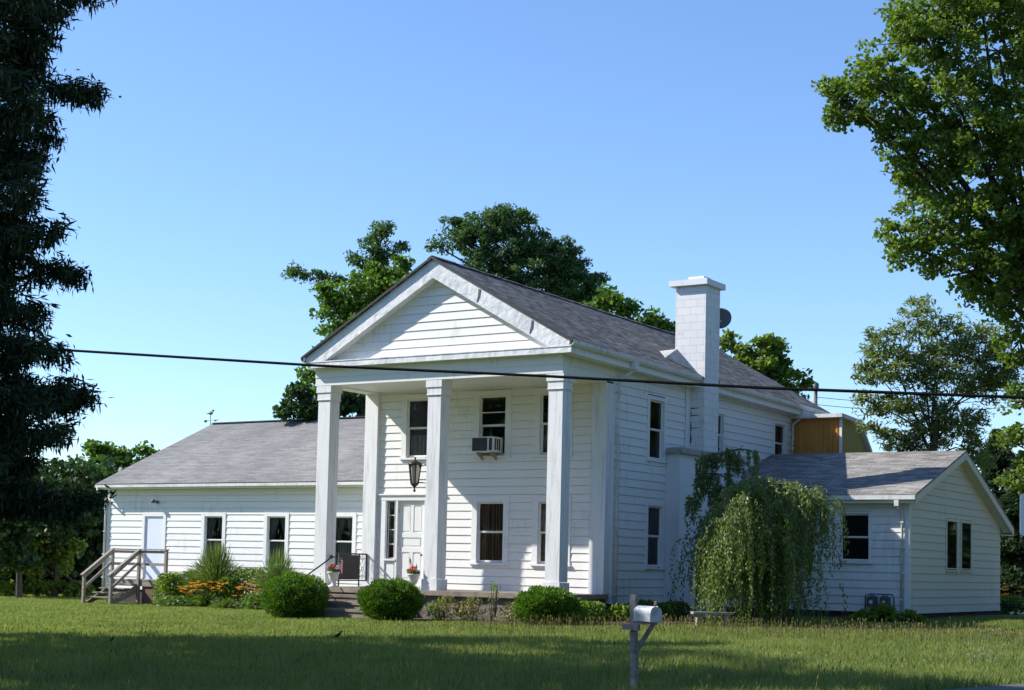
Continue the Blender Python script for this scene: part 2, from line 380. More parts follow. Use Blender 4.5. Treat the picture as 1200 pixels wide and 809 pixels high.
class MB:
    def __init__(s): s.v = []; s.f = []; s.uv = {}
    def face(s, pts, uv=None):
        i = len(s.v); s.v += [tuple(map(float, p)) for p in pts]
        s.f.append(tuple(range(i, i + len(pts))))
        if uv: s.uv[len(s.f) - 1] = uv
        return s
    def box(s, x0, y0, z0, x1, y1, z1, fr=None):
        # fr: (O,u,n) local frame: x along u, y along n, z up
        c = [(x0, y0, z0), (x1, y0, z0), (x1, y1, z0), (x0, y1, z0), (x0, y0, z1), (x1, y0, z1), (x1, y1, z1), (x0, y1, z1)]
        if fr:
            O, u, n = fr
            c = [(O[0] + u[0] * a + n[0] * b, O[1] + u[1] * a + n[1] * b, O[2] + z) for a, b, z in c]
        i = len(s.v); s.v += c
        for q in ((0, 3, 2, 1), (4, 5, 6, 7), (0, 1, 5, 4), (1, 2, 6, 5), (2, 3, 7, 6), (3, 0, 4, 7)):
            s.f.append(tuple(i + k for k in q))
        return s
    def prism(s, poly, off):
        # poly: list of 3D points (planar), off: extrusion vector
        n = len(poly); i = len(s.v); off = np.array(off, float)
        s.v += [tuple(map(float, p)) for p in poly] + [tuple(np.array(p, float) + off) for p in poly]
        s.f.append(tuple(range(i + n - 1, i - 1, -1))); s.f.append(tuple(range(i + n, i + 2 * n)))
        for k in range(n):
            a, b = i + k, i + (k + 1) % n
            s.f.append((a, b, b + n, a + n))
        return s
    def tube(s, pts, r, seg=8, cap=True):
        pts = [np.array(p, float) for p in pts]
        rs = r if hasattr(r, '__len__') else [r] * len(pts)
        rings = []
        prev = None
        for k, p in enumerate(pts):
            d = pts[min(k + 1, len(pts) - 1)] - pts[max(k - 1, 0)]
            d = d / (np.linalg.norm(d) + 1e-9)
            if prev is None:
                a = np.cross(d, [0, 0, 1.0])
                if np.linalg.norm(a) < 0.1: a = np.cross(d, [1.0, 0, 0])
            else:
                a = prev - d * np.dot(prev, d)
            a = a / (np.linalg.norm(a) + 1e-9); prev = a
            b = np.cross(d, a)
            i = len(s.v)
            for j in range(seg):
                th = 2 * math.pi * j / seg
                s.v.append(tuple(p + rs[k] * (a * math.cos(th) + b * math.sin(th))))
            rings.append(i)
        for k in range(len(rings) - 1):
            for j in range(seg):
                a, b = rings[k] + j, rings[k] + (j + 1) % seg
                s.f.append((a, b, rings[k + 1] + (j + 1) % seg, rings[k + 1] + j))
        if cap:
            s.f.append(tuple(rings[0] + j for j in range(seg - 1, -1, -1)))
            s.f.append(tuple(rings[-1] + j for j in range(seg)))
        return s
    def lathe(s, c, prof, seg=16, sx=1, sy=1):
        rings = []
        for r, z in prof:
            i = len(s.v)
            for j in range(seg):
                th = 2 * math.pi * j / seg
                s.v.append((c[0] + sx * r * math.cos(th), c[1] + sy * r * math.sin(th), c[2] + z))
            rings.append(i)
        for k in range(len(rings) - 1):
            for j in range(seg):
                a, b = rings[k] + j, rings[k] + (j + 1) % seg
                s.f.append((a, b, rings[k + 1] + (j + 1) % seg, rings[k + 1] + j))
        s.f.append(tuple(rings[0] + j for j in range(seg - 1, -1, -1)))
        s.f.append(tuple(rings[-1] + j for j in range(seg)))
        return s
    def blob(s, c, r, seg=12, rings=8, sx=1, sy=1, sz=1, wob=0.0):
        prof = []
        i0 = len(s.v)
        for k in range(1, rings):
            ph = math.pi * k / rings
            for j in range(seg):
                th = 2 * math.pi * j / seg
                q = r * (1 + wob * random.uniform(-1, 1))
                s.v.append((c[0] + sx * q * math.sin(ph) * math.cos(th), c[1] + sy * q * math.sin(ph) * math.sin(th), c[2] - sz * q * math.cos(ph)))
        for k in range(rings - 2):
            for j in range(seg):
                a, b = i0 + k * seg + j, i0 + k * seg + (j + 1) % seg
                s.f.append((a, b, b + seg, a + seg))
        s.f.append(tuple(i0 + j for j in range(seg - 1, -1, -1)))
        s.f.append(tuple(i0 + (rings - 2) * seg + j for j in range(seg)))
        return s
    def build(s, name, mat, parent=None, smooth=False):
        me = bpy.data.meshes.new(name)
        me.from_pydata(s.v, [], s.f)
        me.materials.append(MATS[mat] if isinstance(mat, str) else mat)
        uvl = me.uv_layers.new(name='UVMap')
        buf = np.zeros(len(me.loops) * 2)
        V = np.array(s.v, float)
        li = 0
        for fi, f in enumerate(s.f):
            P = V[list(f)]
            if fi in s.uv:
                uv = np.array(s.uv[fi], float)
            else:
                n = np.cross(P[1] - P[0], P[2] - P[0])
                L = np.linalg.norm(n)
                n = n / L if L > 1e-12 else np.array([0, 0, 1.0])
                if abs(n[2]) > 0.97: uv = P[:, :2]
                else:
                    t = np.cross([0, 0, 1.0], n); t /= np.linalg.norm(t); b = np.cross(n, t)
                    uv = np.stack([P @ t, P @ b], 1)
            buf[li * 2:(li + len(f)) * 2] = uv.ravel(); li += len(f)
        uvl.data.foreach_set('uv', buf)
        if smooth: me.polygons.foreach_set('use_smooth', [True] * len(me.polygons))
        me.update()
        return put(name, me, parent)

def cards(name, C, A, B, mat, parent=None, tri=False):
    """many small leaf faces: centres C, half-axes A (length) and B (width); kite-shaped quads or triangles"""
    C = np.asarray(C, np.float32); A = np.asarray(A, np.float32); B = np.asarray(B, np.float32)
    n = len(C); k = 3 if tri else 4
    V = np.empty((n, k, 3), np.float32)
    if tri:
        V[:, 0] = C - B; V[:, 1] = C + B; V[:, 2] = C + A
    else:
        V[:, 0] = C - A; V[:, 1] = C + B - A * 0.1; V[:, 2] = C + A; V[:, 3] = C - B - A * 0.1
    me = bpy.data.meshes.new(name)
    me.vertices.add(n * k); me.vertices.foreach_set('co', V.ravel())
    me.loops.add(n * k); me.loops.foreach_set('vertex_index', np.arange(n * k, dtype=np.int32))
    me.polygons.add(n); me.polygons.foreach_set('loop_start', np.arange(0, n * k, k, dtype=np.int32))
    me.polygons.foreach_set('loop_total', np.full(n, k, np.int32))
    me.materials.append(MATS[mat])
    me.update(calc_edges=True)
    return put(name, me, parent)
def unit(n):
    v = rng.normal(size=(n, 3)); return v / np.linalg.norm(v, axis=1, keepdims=True)
def rand_frames(n, ln, wd, up=0.5, jitter=0.3):
    """leaf half-axes: normals biased up by `up`"""
    N = unit(n) + np.array([0, 0, up]); N /= np.linalg.norm(N, axis=1, keepdims=True)
    T = unit(n); A = np.cross(N, T); A /= np.linalg.norm(A, axis=1, keepdims=True)
    B = np.cross(N, A)
    s = (1 + jitter * rng.uniform(-1, 1, (n, 1)))
    return A * ln * s, B * wd * s

# ------------------------------------------------------------------ ground
def ground_mesh():
    def axis(lo, hi, fine_lo, fine_hi, step):
        a = list(np.arange(fine_lo, fine_hi + 1e-6, step))
        d, x = step, fine_hi
        while x < hi: d *= 1.35; x += d; a.append(x)
        d, x = step, fine_lo
        while x > lo: d *= 1.35; x -= d; a.insert(0, x)
        return np.array(a)
    X = axis(-900, 900, -35, 30, 0.8); Y = axis(-900, 1200, -34, 40, 0.8)
    gx, gy = np.meshgrid(X, Y)
    Z = gz(gx, gy)
    V = np.stack([gx, gy, Z], -1).reshape(-1, 3)
    nx = len(X); F = []
    for j in range(len(Y) - 1):
        for i in range(nx - 1):
            a = j * nx + i; F.append((a, a + 1, a + nx + 1, a + nx))
    me = bpy.data.meshes.new('lawn'); me.from_pydata(V.tolist(), [], F); me.materials.append(MATS['lawn'])
    me.polygons.foreach_set('use_smooth', [True] * len(me.polygons))
    o = put('lawn', me); o['kind'] = 'structure'; o['label'] = 'sloping lawn of mixed green and dry grass'
ground_mesh()

def strip(name, p0, d, w0, w1, length0, length1, lift, mat, label):
    """flat strip following the ground: from p0 along d, between side offsets w0..w1"""
    d = np.array(d, float) / np.linalg.norm(d); nrm = np.array([d[1], -d[0]])
    mb = MB(); L = np.arange(length0, length1 + 0.1, 1.0); W = np.linspace(w0, w1, 6)
    P = [[np.array(p0) + d * l + nrm * w for w in W] for l in L]
    g = lambda p: (p[0], p[1], float(gz(p[0], p[1])) + lift)
    for a in range(len(L) - 1):
        for b in range(5):
            mb.face([g(P[a][b]), g(P[a][b + 1]), g(P[a + 1][b + 1]), g(P[a + 1][b])][::-1])
    o = mb.build(name, mat); o['kind'] = 'structure'; o['label'] = label
    return o
ROAD_P, ROAD_D = (13.42, -12.33), (0.285, 0.9585)
strip('road', ROAD_P, ROAD_D, 0, 7.0, -60, 120, 0.035, 'asphalt', 'pale asphalt road past the front lawn')
dp = on_ground(1188, 722)
strip('driveway', dp[:2], (rt[0], rt[1]), -2.6, 2.6, -2, 40, 0.03, 'gravel', 'pale driveway behind the side addition')

# ------------------------------------------------------------------ the house
house = thing('farmhouse', (-3.85, 6, 0.1), 'white clapboard Greek Revival farmhouse with square porch columns, side wing and low addition', 'house')
LAP = 0.215
FRONT = ((0, 2.3, 0), (1, 0, 0), (0, -1, 0))
SIDE = ((0, 0, 0), (0, 1, 0), (1, 0, 0))
LEFTW = ((-7.7, 0, 0), (0, 1, 0), (-1, 0, 0))
WING = ((0, 6.5, 0), (1, 0, 0), (0, -1, 0))
ADDF = ((0, 8.45, 0), (1, 0, 0), (0, -1, 0))
ADDG = ((5.7, 0, 0), (0, 1, 0), (1, 0, 0))
TYMP = ((0, 0.03, 0), (1, 0, 0), (0, -1, 0))
def siding(fr, z0, z1, ul, ur, holes=(), zs=None, name='wall', mat='siding', lap=LAP, off=0.020):
    """real overlapping clapboards on one plane; ul, ur: left and right limits (numbers or functions of z)"""
    O, u, n = [np.array(a, float) for a in fr]
    UL = ul if callable(ul) else (lambda z: ul); UR = ur if callable(ur) else (lambda z: ur)
    zs = z0 if zs is None else zs
    mb = MB(); P = lambda a, z, d: O + u * a + n * d + np.array([0, 0, z])
    k0 = int(math.floor((z0 - zs) / lap)); k = k0
    flip = np.cross(u, [0, 0, 1.0]).dot(n) < 0
    while zs + k * lap < z1 - 1e-4:
        za, zb = zs + k * lap, zs + (k + 1) * lap
        lo, hi = max(za, z0), min(zb, z1)
        cuts = sorted({lo, hi, *[c for h in holes for c in (h[2], h[3]) if lo < c < hi]})
        joints = []
        x = min(UL(lo), UL(hi)) + random.uniform(1.2, 3.6)
        while x < max(UR(lo), UR(hi)): joints.append(x); x += random.uniform(2.4, 3.7)
        for s, e in zip(cuts[:-1], cuts[1:]):
            m = (s + e) / 2
            iv = [(None, None)]
            hs = sorted([(h[0], h[1]) for h in holes if h[2] < m < h[3]])
            edges = [None]
            for a, b in hs: edges += [a, b]
            edges.append(None)
            for i in range(0, len(edges), 2):
                a, b = edges[i], edges[i + 1]
                al = (UL(s) if a is None else a, UL(e) if a is None else a)
                bl = (UR(s) if b is None else b, UR(e) if b is None else b)
                if bl[0] - al[0] < 0.005 and bl[1] - al[1] < 0.005: continue
                js = [j for j in joints if max(al) + 0.1 < j < min(bl) - 0.1]
                segs = [al] + [(j, j) for j in js] + [bl]
                for q in range(len(segs) - 1):
                    l_, r_ = segs[q], segs[q + 1]
                    random.seed(hash((k, round(l_[0], 2))) & 0xffff)
                    jt = random.uniform(-0.0018, 0.0018)
                    g = 0.0015 if q else 0
                    ds = 0.002 + (off + jt) * (1 - (s - za) / lap); de = 0.002 + (off + jt) * (1 - (e - za) / lap)
                    gp = 0.007 if abs(e - zb) < 1e-6 else 0.0
                    f = [P(l_[0] + g, s, ds), P(r_[0], s, ds), P(r_[1], e - gp, de), P(l_[1] + g, e - gp, de)]
                    mb.face(f[::-1] if flip else f)
                    if gp:      # open joint under the butt of the next board
                        for f in ([P(l_[1], e - gp, de), P(r_[1], e - gp, de), P(r_[1], e - gp, -.02), P(l_[1], e - gp, -.02)], [P(l_[1], e - gp, -.02), P(r_[1], e - gp, -.02), P(r_[1], e, -.02), P(l_[1], e, -.02)]):
                            mb.face(f[::-1] if flip else f)
                    if abs(s - za) < 1e-6:
                        f = [P(l_[0], s, -0.02), P(r_[0], s, -0.02), P(r_[0], s, ds), P(l_[0], s, ds)]
                        mb.face(f[::-1] if flip else f)
        k += 1
    return mb.build(name, mat, house)

def window(fr, u0, u1, z0, z1, cas=0.17, sill=True, curt=None, kind='hung', mid=None, extra=None, mat='trim', fw_=0.045, rs=0.0, cdep=-0.14):
    mb = MB(); c = cas
    mb.box(u0 - c, -0.02, z0 - 0.02, u0, 0.036, z1 + c * 0.85, fr)
    mb.box(u1, -0.02, z0 - 0.02, u1 + c, 0.036, z1 + c * 0.85, fr)
    mb.box(u0 + 0.001, -0.02, z1, u1 - 0.001, 0.034, z1 + c * 0.83, fr)
    if sill: mb.box(u0 - c - 0.03, -0.1, z0 - 0.075, u1 + c + 0.03, 0.075, z0 - 0.021, fr)
    else: mb.box(u0 + .001, -0.02, z0 - c, u1 - .001, 0.034, z0, fr); 
    # reveal linings
    mb.box(u0 - 0.02, -0.14, z0, u0 + 0.004, -0.021, z1, fr); mb.box(u1 - 0.004, -0.14, z0, u1 + 0.02, -0.021, z1, fr)
    mb.box(u0 + .005, -0.14, z1 - 0.004, u1 - .005, -0.021, z1 + 0.02, fr); mb.box(u0 + .005, -0.14, z0 - 0.02, u1 - .005, -0.101, z0 + 0.004, fr)
    w = mb.build('window', mat, house)
    if rs: O_ = np.array(fr[0], float) + np.array(fr[2], float) * rs; fr = (tuple(O_), fr[1], fr[2])
    zm = (z0 + z1) / 2 if mid is None else mid
    s = MB(); f = fw_
    if kind == 'hung':
        for (a, b, d) in ((zm - 0.012, z1 - 0.005, -0.035), (z0 + 0.005, zm + 0.012, -0.068)):
            s.box(u0 + 0.005, d - 0.03, a, u0 + f, d, b, fr); s.box(u1 - f, d - 0.03, a, u1 - 0.005, d, b, fr)
            s.box(u0 + f, d - 0.03, b - f * 0.9, u1 - f, d - 0.001, b, fr); s.box(u0 + f, d - 0.03, a, u1 - f, d - 0.001, a + f * 0.9, fr)
        if extra:
            for e in extra: s.box(u0 + f, -0.06, e - 0.012, u1 - f, -0.03, e + 0.012, fr)
    else:
        s.box(u0 + 0.003, -0.06, z0 + .003, u0 + f, -0.03, z1 - .003, fr); s.box(u1 - f, -0.06, z0 + .003, u1 - .003, -0.03, z1 - .003, fr)
        s.box(u0 + f, -0.06, z1 - f, u1 - f, -0.031, z1 - .003, fr); s.box(u0 + f, -0.06, z0 + .003, u1 - f, -0.031, z0 + f, fr)
        if extra:
            for e in extra: s.box(u0 + f, -0.06, e - 0.014, u1 - f, -0.032, e + 0.014, fr)
    s.build('sash', mat, w)
    O, u, n = [np.array(a, float) for a in fr]
    P = lambda a, z, d: O + u * a + n * d + np.array([0, 0, z])
    flip = np.cross(u, [0, 0, 1.0]).dot(n) < 0
    def quad(mb, a, b, c_, d_, dep):
        q = [P(a, c_, dep), P(b, c_, dep), P(b, d_, dep), P(a, d_, dep)]
        mb.face(q[::-1] if flip else q)
    g = MB()
    if kind == 'hung':
        quad(g, u0 + f, u1 - f, zm, z1 - f, -0.05); quad(g, u0 + f, u1 - f, z0 + f, zm, -0.082)
    else: quad(g, u0 + f, u1 - f, z0 + f, z1 - f, -0.045)
    g.build('pane', 'glass', w)
    if curt:
        cm, parts = curt
        cb = MB()
        for (a0, a1, b0, b1, ztop, zbot) in parts:   # top left, top right, bottom left, bottom right (fractions of width)
            W = u1 - u0; N = 14
            for q in range(N):
                t0, t1 = q / N, (q + 1) / N
                wv_ = 0.02 if cdep < -.1 else 0.0; d0 = cdep + wv_ * math.sin(q * 2.2); d1 = cdep + wv_ * math.sin((q + 1) * 2.2)
                xt0 = u0 + W * (a0 + (a1 - a0) * t0); xt1 = u0 + W * (a0 + (a1 - a0) * t1)
                xb0 = u0 + W * (b0 + (b1 - b0) * t0); xb1 = u0 + W * (b0 + (b1 - b0) * t1)
                za, zb = z0 + (z1 - z0) * zbot, z0 + (z1 - z0) * ztop
                q_ = [P(xb0, za, d0), P(xb1, za, d1), P(xt1, zb, d1), P(xt0, zb, d0)]
                cb.face(q_[::-1] if flip else q_)
        cb.build('curtain', cm, w, smooth=True)
    return w
FULL = [(0.0, 0.55, 0.0, 0.5, 1, 0), (0.5, 1.0, 0.52, 1.0, 1, 0)]
DRAPE = [(0.0, 0.5, 0.0, 0.16, 1, 0.45), (0.5, 1.0, 0.84, 1.0, 1, 0.45), (0.0, 1.0, 0.0, 1.0, 0.5, 0)]

# front wall
W1, W2 = (-3.93, -3.10), (-2.03, -1.22)
fh = [(-6.33 - .16, -5.50 + .16, 4.20, 5.95), (W1[0] - .16, W1[1] + .16, 4.20, 5.95), (W2[0] - .16, W2[1] + .16, 4.20, 5.95),
      (W1[0] - .16, W1[1] + .16, 1.38, 3.12), (W2[0] - .16, W2[1] + .16, 1.38, 3.12), (-7.13, -5.02, 0.6, 3.18)]
siding(FRONT, 0.65, 6.05, -7.3, -0.42, fh, 0.60)
window(FRONT, -6.33, -5.50, 4.22, 5.80, curt=('curtain_grey', [(0, 1, 0, 1, 0.38, 0)]))
window(FRONT, W1[0], W1[1], 4.22, 5.80, mid=5.01, extra=[5.36])
window(FRONT, W2[0], W2[1], 4.22, 5.80, curt=('curtain_brown', [(0, 1, 0, 1, 0.5, 0)]))
window(FRONT, W1[0], W1[1], 1.40, 2.98, curt=('curtain_brown', FULL))
window(FRONT, W2[0], W2[1], 1.40, 2.98, curt=('curtain_brown', FULL))
# door surround, sidelights, door
mb = MB()
for a, b in ((-7.14, -6.96), (-6.60, -6.545), (-5.64, -5.585), (-5.2, -5.02)): mb.box(a, -0.05, 0.65, b, 0.045, 3.03, FRONT)
mb.box(-7.14, -0.05, 3.031, -5.02, 0.05, 3.17, FRONT); mb.box(-7.18, -0.05, 3.171, -4.98, 0.085, 3.21, FRONT)
mb.box(-6.545, -0.12, 0.62, -5.64, 0.0, 0.68, FRONT)
for a in (-6.959, -5.584):
    b = a + 0.358 if a < -6 else -5.201
    mb.box(a, -0.05, 0.65, b, 0.0, 1.38, FRONT); mb.box(a + 0.06, 0.0, 0.75, b - 0.06, 0.018, 1.28, FRONT)
    mb.box(a - 0.02, -0.05, 1.381, b + 0.02, 0.07, 1.43, FRONT); mb.box(a, -0.05, 1.431, a + 0.05, 0.02, 3.03, FRONT); mb.box(b - 0.05, -0.05, 1.431, b, 0.02, 3.03, FRONT)
mb.build('door_surround', 'trim', house)
for a, b in ((-6.909, -6.651), (-5.534, -5.251)):
    window(FRONT, a, b, 1.44, 3.02, cas=0.002, sill=False, kind='fixed', extra=[1.835, 2.23, 2.625], fw_=0.022, curt=('curtain_brown', [(0, 1, 0, 1, 1, 0)]))
mb = MB(); X0, X1 = -6.54, -5.645
mb.box(X0, -0.09, 0.69, X1, -0.04, 3.03, FRONT)
Wd = X1 - X0
def rail(a, b, c, d): mb.box(X0 + a, -0.0399, c, X0 + b, -0.018, d, FRONT)
rail(0, .12, .69, 3.03); rail(Wd - .12, Wd, .69, 3.03); rail(.1201, Wd - .1201, 2.90, 3.03); rail(.1201, Wd - .1201, 2.02, 2.16)
rail(.1201, Wd - .1201, 1.62, 1.76); rail(.1201, Wd - .1201, .69, .88)
rail(Wd / 2 - .05, Wd / 2 + .05, 2.1601, 2.8999); rail(Wd / 2 - .05, Wd / 2 + .05, .8801, 1.6199)
for a, b, c, d in ((.15, Wd / 2 - .08, 2.2, 2.86), (Wd / 2 + .08, Wd - .15, 2.2, 2.86), (.17, Wd - .17, 1.80, 1.98), (.15, Wd / 2 - .08, .93, 1.57), (Wd / 2 + .08, Wd - .15, .93, 1.57)):
    mb.box(X0 + a, -0.0398, c, X0 + b, -0.026, d, FRONT)
door = mb.build('door', 'trim', house)
MB().lathe((X1 - .07, 2.3 - 0.045 - .03 + .04, 1.55), [(.0, -.03), (.03, -.02), (.035, 0), (.03, .02), (.0, .03)], 10).build('door_knob', 'bronze', door, True)
for z in (0.95, 1.85, 2.75): MB().box(X0 - .01, -0.02, z - .06, X0 + .01, -0.01, z + .06, FRONT).build('hinge', 'steel', door)

# side wall (right)
sh = [(4.38, 5.36, 4.21, 5.93), (4.38, 5.36, 1.34, 3.08), (12.60, 13.60, 4.6, 5.95), (8.3, 9.1, 4.6, 5.85)]
siding(SIDE, 0.41, 6.42, 2.52, 16.0, sh, 0.40, off=0.02)
window(SIDE, 4.46, 5.28, 4.23, 5.80, cas=0.12, curt=('curtain_grey', [(0, .45, 0, .45, 1, .5)]))
DARK_SHEET = ('blind', [(0, 1, 0, 1, 1, 0)])  # sheet added behind the pane so the room looks dark
window(SIDE, 4.46, 5.28, 1.38, 2.98, cas=0.12, curt=DARK_SHEET)
window(SIDE, 12.68, 13.53, 4.70, 5.88, cas=0.09, curt=DARK_SHEET)
window(SIDE, 8.42, 8.99, 4.6, 5.80, cas=0.06, curt=DARK_SHEET)
siding(LEFTW, 0.3, 6.42, 2.3, 16.0, (), 0.40)
REAR = ((0, 16.0, 0), (1, 0, 0), (0, 1, 0))
siding(REAR, 0.3, 9.0, lambda z: -7.7 if z < 6.5 else -7.7 + (z - 6.5) / .62, lambda z: 0.0 if z < 6.5 else -(z - 6.5) / .62, (), 0.3)
# tympanum
siding(TYMP, 6.45, 8.92, lambda z: -7.6 + max(0, z - 6.6) / .5637, lambda z: 0.0 - max(0, z - 6.6) / .5637, (), 6.42, off=0.02)
# porch ceiling, floor
MB().box(-7.4, 0.3, 6.03, -0.3, 2.29, 6.08).build('porch_ceiling', 'trim', house)
mb = MB()
for a, b in ((-7.78, -5.62), (-5.612, -3.3), (-3.292, -1.1), (-1.092, 0.06)): mb.box(a, -0.27, 0.53, b, 2.33, 0.65)
mb.build('porch_floor', 'concrete', house)
MB().box(-7.7, -0.17, -0.4, 0.0, 2.3, 0.529).build('porch_foundation', 'foundation', house)
MB().box(-7.65, 2.4, -0.4, -0.04, 15.95, 0.42).build('foundation', 'foundation_dark', house)
# columns
def column(x0, y0, w=0.46):
    mb = MB()
    mb.box(x0 + .03, y0 + .03, 0.94, x0 + w - .03, y0 + w - .03, 5.62)
    c = mb.build('column', 'column', house)
    m2 = MB(); m2.box(x0 - .005, y0 - .005, 0.651, x0 + w + .005, y0 + w + .005, 0.9)
    m2.prism([(x0 - .005, y0 - .005, .9), (x0 + w + .005, y0 - .005, .9), (x0 + w + .005, y0 + w + .005, .9), (x0 - .005, y0 + w + .005, .9)], (0, 0, .03))
    m2.build('column_base', 'column', c)
    m3 = MB()
    m3.box(x0 + .01, y0 + .01, 5.621, x0 + w - .01, y0 + w - .01, 5.80)
    for k, (a, b, z0, z1) in enumerate([(-.005, 0, 5.801, 5.985)]):
        m3.box(x0 + a - .01, y0 + a - .01, z0, x0 + w - a + .01, y0 + w - a + .01, z1)
    m3.box(x0 - .0, y0 - .0, 5.60, x0 + w, y0 + w, 5.6205)
    m3.build('column_capital', 'column', c)
for x in (-7.65, -4.05, -0.45): column(x, 0.02)
# pilasters on the wall
for a, b in ((-7.70, -7.26), (-0.44, 0.0)):
    MB().box(a, 2.18, 0.651, b, 2.5, 6.029).build('pilaster', 'column', house)
MB().box(-0.1, 2.501, 0.41, 0.03, 2.56, 6.42).build('corner_board', 'trim', house)
# entablature: beams with two boards each
mb = MB()
def frieze(fr, a, b):
    mb.box(a, -0.40, 5.986, b, 0.0, 6.20, fr); mb.box(a, -0.40, 6.2001, b, 0.016, 6.44, fr)
frieze(((0, 0, 0), (1, 0, 0), (0, -1, 0)), -7.70, 0.0)
mb.box(-0.4, .401, 5.986, 0.0, 2.5, 6.20); mb.box(-0.4, .401, 6.2001, 0.016, 2.5, 6.44)
mb.box(-7.70, .401, 5.986, -7.3, 2.5, 6.20); mb.box(-7.716, .401, 6.2001, -7.3, 2.5, 6.44)
mb.build('entablature', 'siding', house)
# pediment cornice and rakes
RX, RZ, EX0, EX1, EZ = -3.77, 9.10, -7.98, 0.44, 6.735
SL = (RZ - EZ) / (EX1 - RX)
ru = lambda x: RZ - SL * abs(x - RX) - 0.07
mb = MB()
for a, b in ((-7.86, -5.2), (-5.195, -2.7), (-2.695, 0.35)): mb.box(a, -0.22, 6.441, b, 0.02, 6.6)
mb.box(-7.87, -0.235, 6.585, .36, .02, 6.612)
mb.build('pediment_cornice', 'flashing', house)
for sx in (-1, 1):
    xe = 0.355 if sx > 0 else -7.865
    xi = RX + sx * ((RZ - .07 - .47) - 6.613) / SL
    poly = [(RX, -0.225, ru(RX)), (xe, -0.225, ru(xe)), (xe, -0.225, 6.613), (xi, -0.225, 6.613), (RX, -0.225, ru(RX) - 0.47)]
    if sx < 0: poly = poly[::-1]
    m = MB(); m.prism(poly, (0, 0.245, 0)); rk = m.build('rake_board', 'flashing', house)
    if sx > 0:
        for fx in (0.37, 0.78):   # lifted flashing joints
            x = RX + fx * (xe - RX) * 0.93
            z1 = ru(x) - 0.06; m = MB()
            m.prism([(x, -0.227, z1), (x + .05, -0.227, z1 - .02), (x + .03, -0.227, z1 - .2), (x - .06, -0.227, z1 - .34), (x - .02, -.227, z1 - .18)][::-1], (0, -0.012, 0))
            m.build('lifted_seam', 'meter', rk)
# boxed eaves, gutters
DZ = 0.0135     # the old roof sinks slightly to the rear
def long_box(name, x0, x1, z0, z1, y0, y1, mat, parent=house):
    m = MB(); N = 8
    for k in range(N):
        ya, yb = y0 + (y1 - y0) * k / N, y0 + (y1 - y0) * (k + 1) / N
        m.prism([(x0, ya, z0 - DZ * ya), (x1, ya, z0 - DZ * ya), (x1, ya, z1 - DZ * ya), (x0, ya, z1 - DZ * ya)][::1], (0, yb - ya, -DZ * (yb - ya)))
    return m.build(name, mat, parent)
long_box('eave_cornice', 0.02, 0.33, 6.43, 6.66, 0.021, 6.8, 'trim')
long_box('eave_cornice', 0.02, 0.33, 6.43, 6.66, 7.74, 16.1, 'trim')
long_box('eave_cornice', -7.86, -7.72, 6.43, 6.66, 0.021, 16.1, 'trim')
def gutter(x, s, y0, y1):
    g = long_box('gutter', min(x, x + s * .012), max(x, x + s * .012), 6.60, 6.73, y0, y1, 'metal_white')
    m = MB(); 
    prof = [(0, 6.61), (s * .03, 6.585), (s * .09, 6.595), (s * .125, 6.65), (s * .13, 6.725), (s * .115, 6.725), (s * .11, 6.66), (s * .08, 6.612), (s * .03, 6.605), (0, 6.63)]
    N = 6
    for k in range(N):
        ya, yb = y0 + (y1 - y0) * k / N, y0 + (y1 - y0) * (k + 1) / N
        m.prism([(x + a, ya, z - DZ * ya) for a, z in prof][::int(s)], (0, yb - ya, -DZ * (yb - ya)))
    m.build('trough', 'metal_white', g)
gutter(0.335, 1, -0.3, 6.70); gutter(0.335, 1, 7.80, 16.15); gutter(-7.87, -1, -0.3, 16.15)
# downspouts
def spout(pts, r=0.038, parent=house):
    m = MB(); m.tube(pts, r, 8); o = m.build('downspout', 'metal_white', parent, True)
    for z in np.linspace(pts[-1][2] + .5, pts[-2][2] - .2, 4):
        MB().box(pts[-1][0] - .05, pts[-1][1] - .05, z - .015, pts[-1][0] + .05, pts[-1][1] + .05, z + .015).build('strap', 'metal_white', o)
spout([(.40, 2.9, 6.62), (.40, 2.9, 6.42), (.36, 2.85, 6.32), (.16, 2.66, 6.14), (.11, 2.62, 6.0), (.11, 2.62, 0.15)])
m = MB(); m.box(.34, 2.78, 6.38, .46, 3.0, 6.62); m.build('leader_head', 'metal_white', house)
spout([(.38, 14.0, 6.38), (.38, 14.0, 6.2), (.30, 14.0, 6.12), (.09, 13.96, 5.95), (.08, 13.95, 5.8), (.08, 13.95, 4.7)])
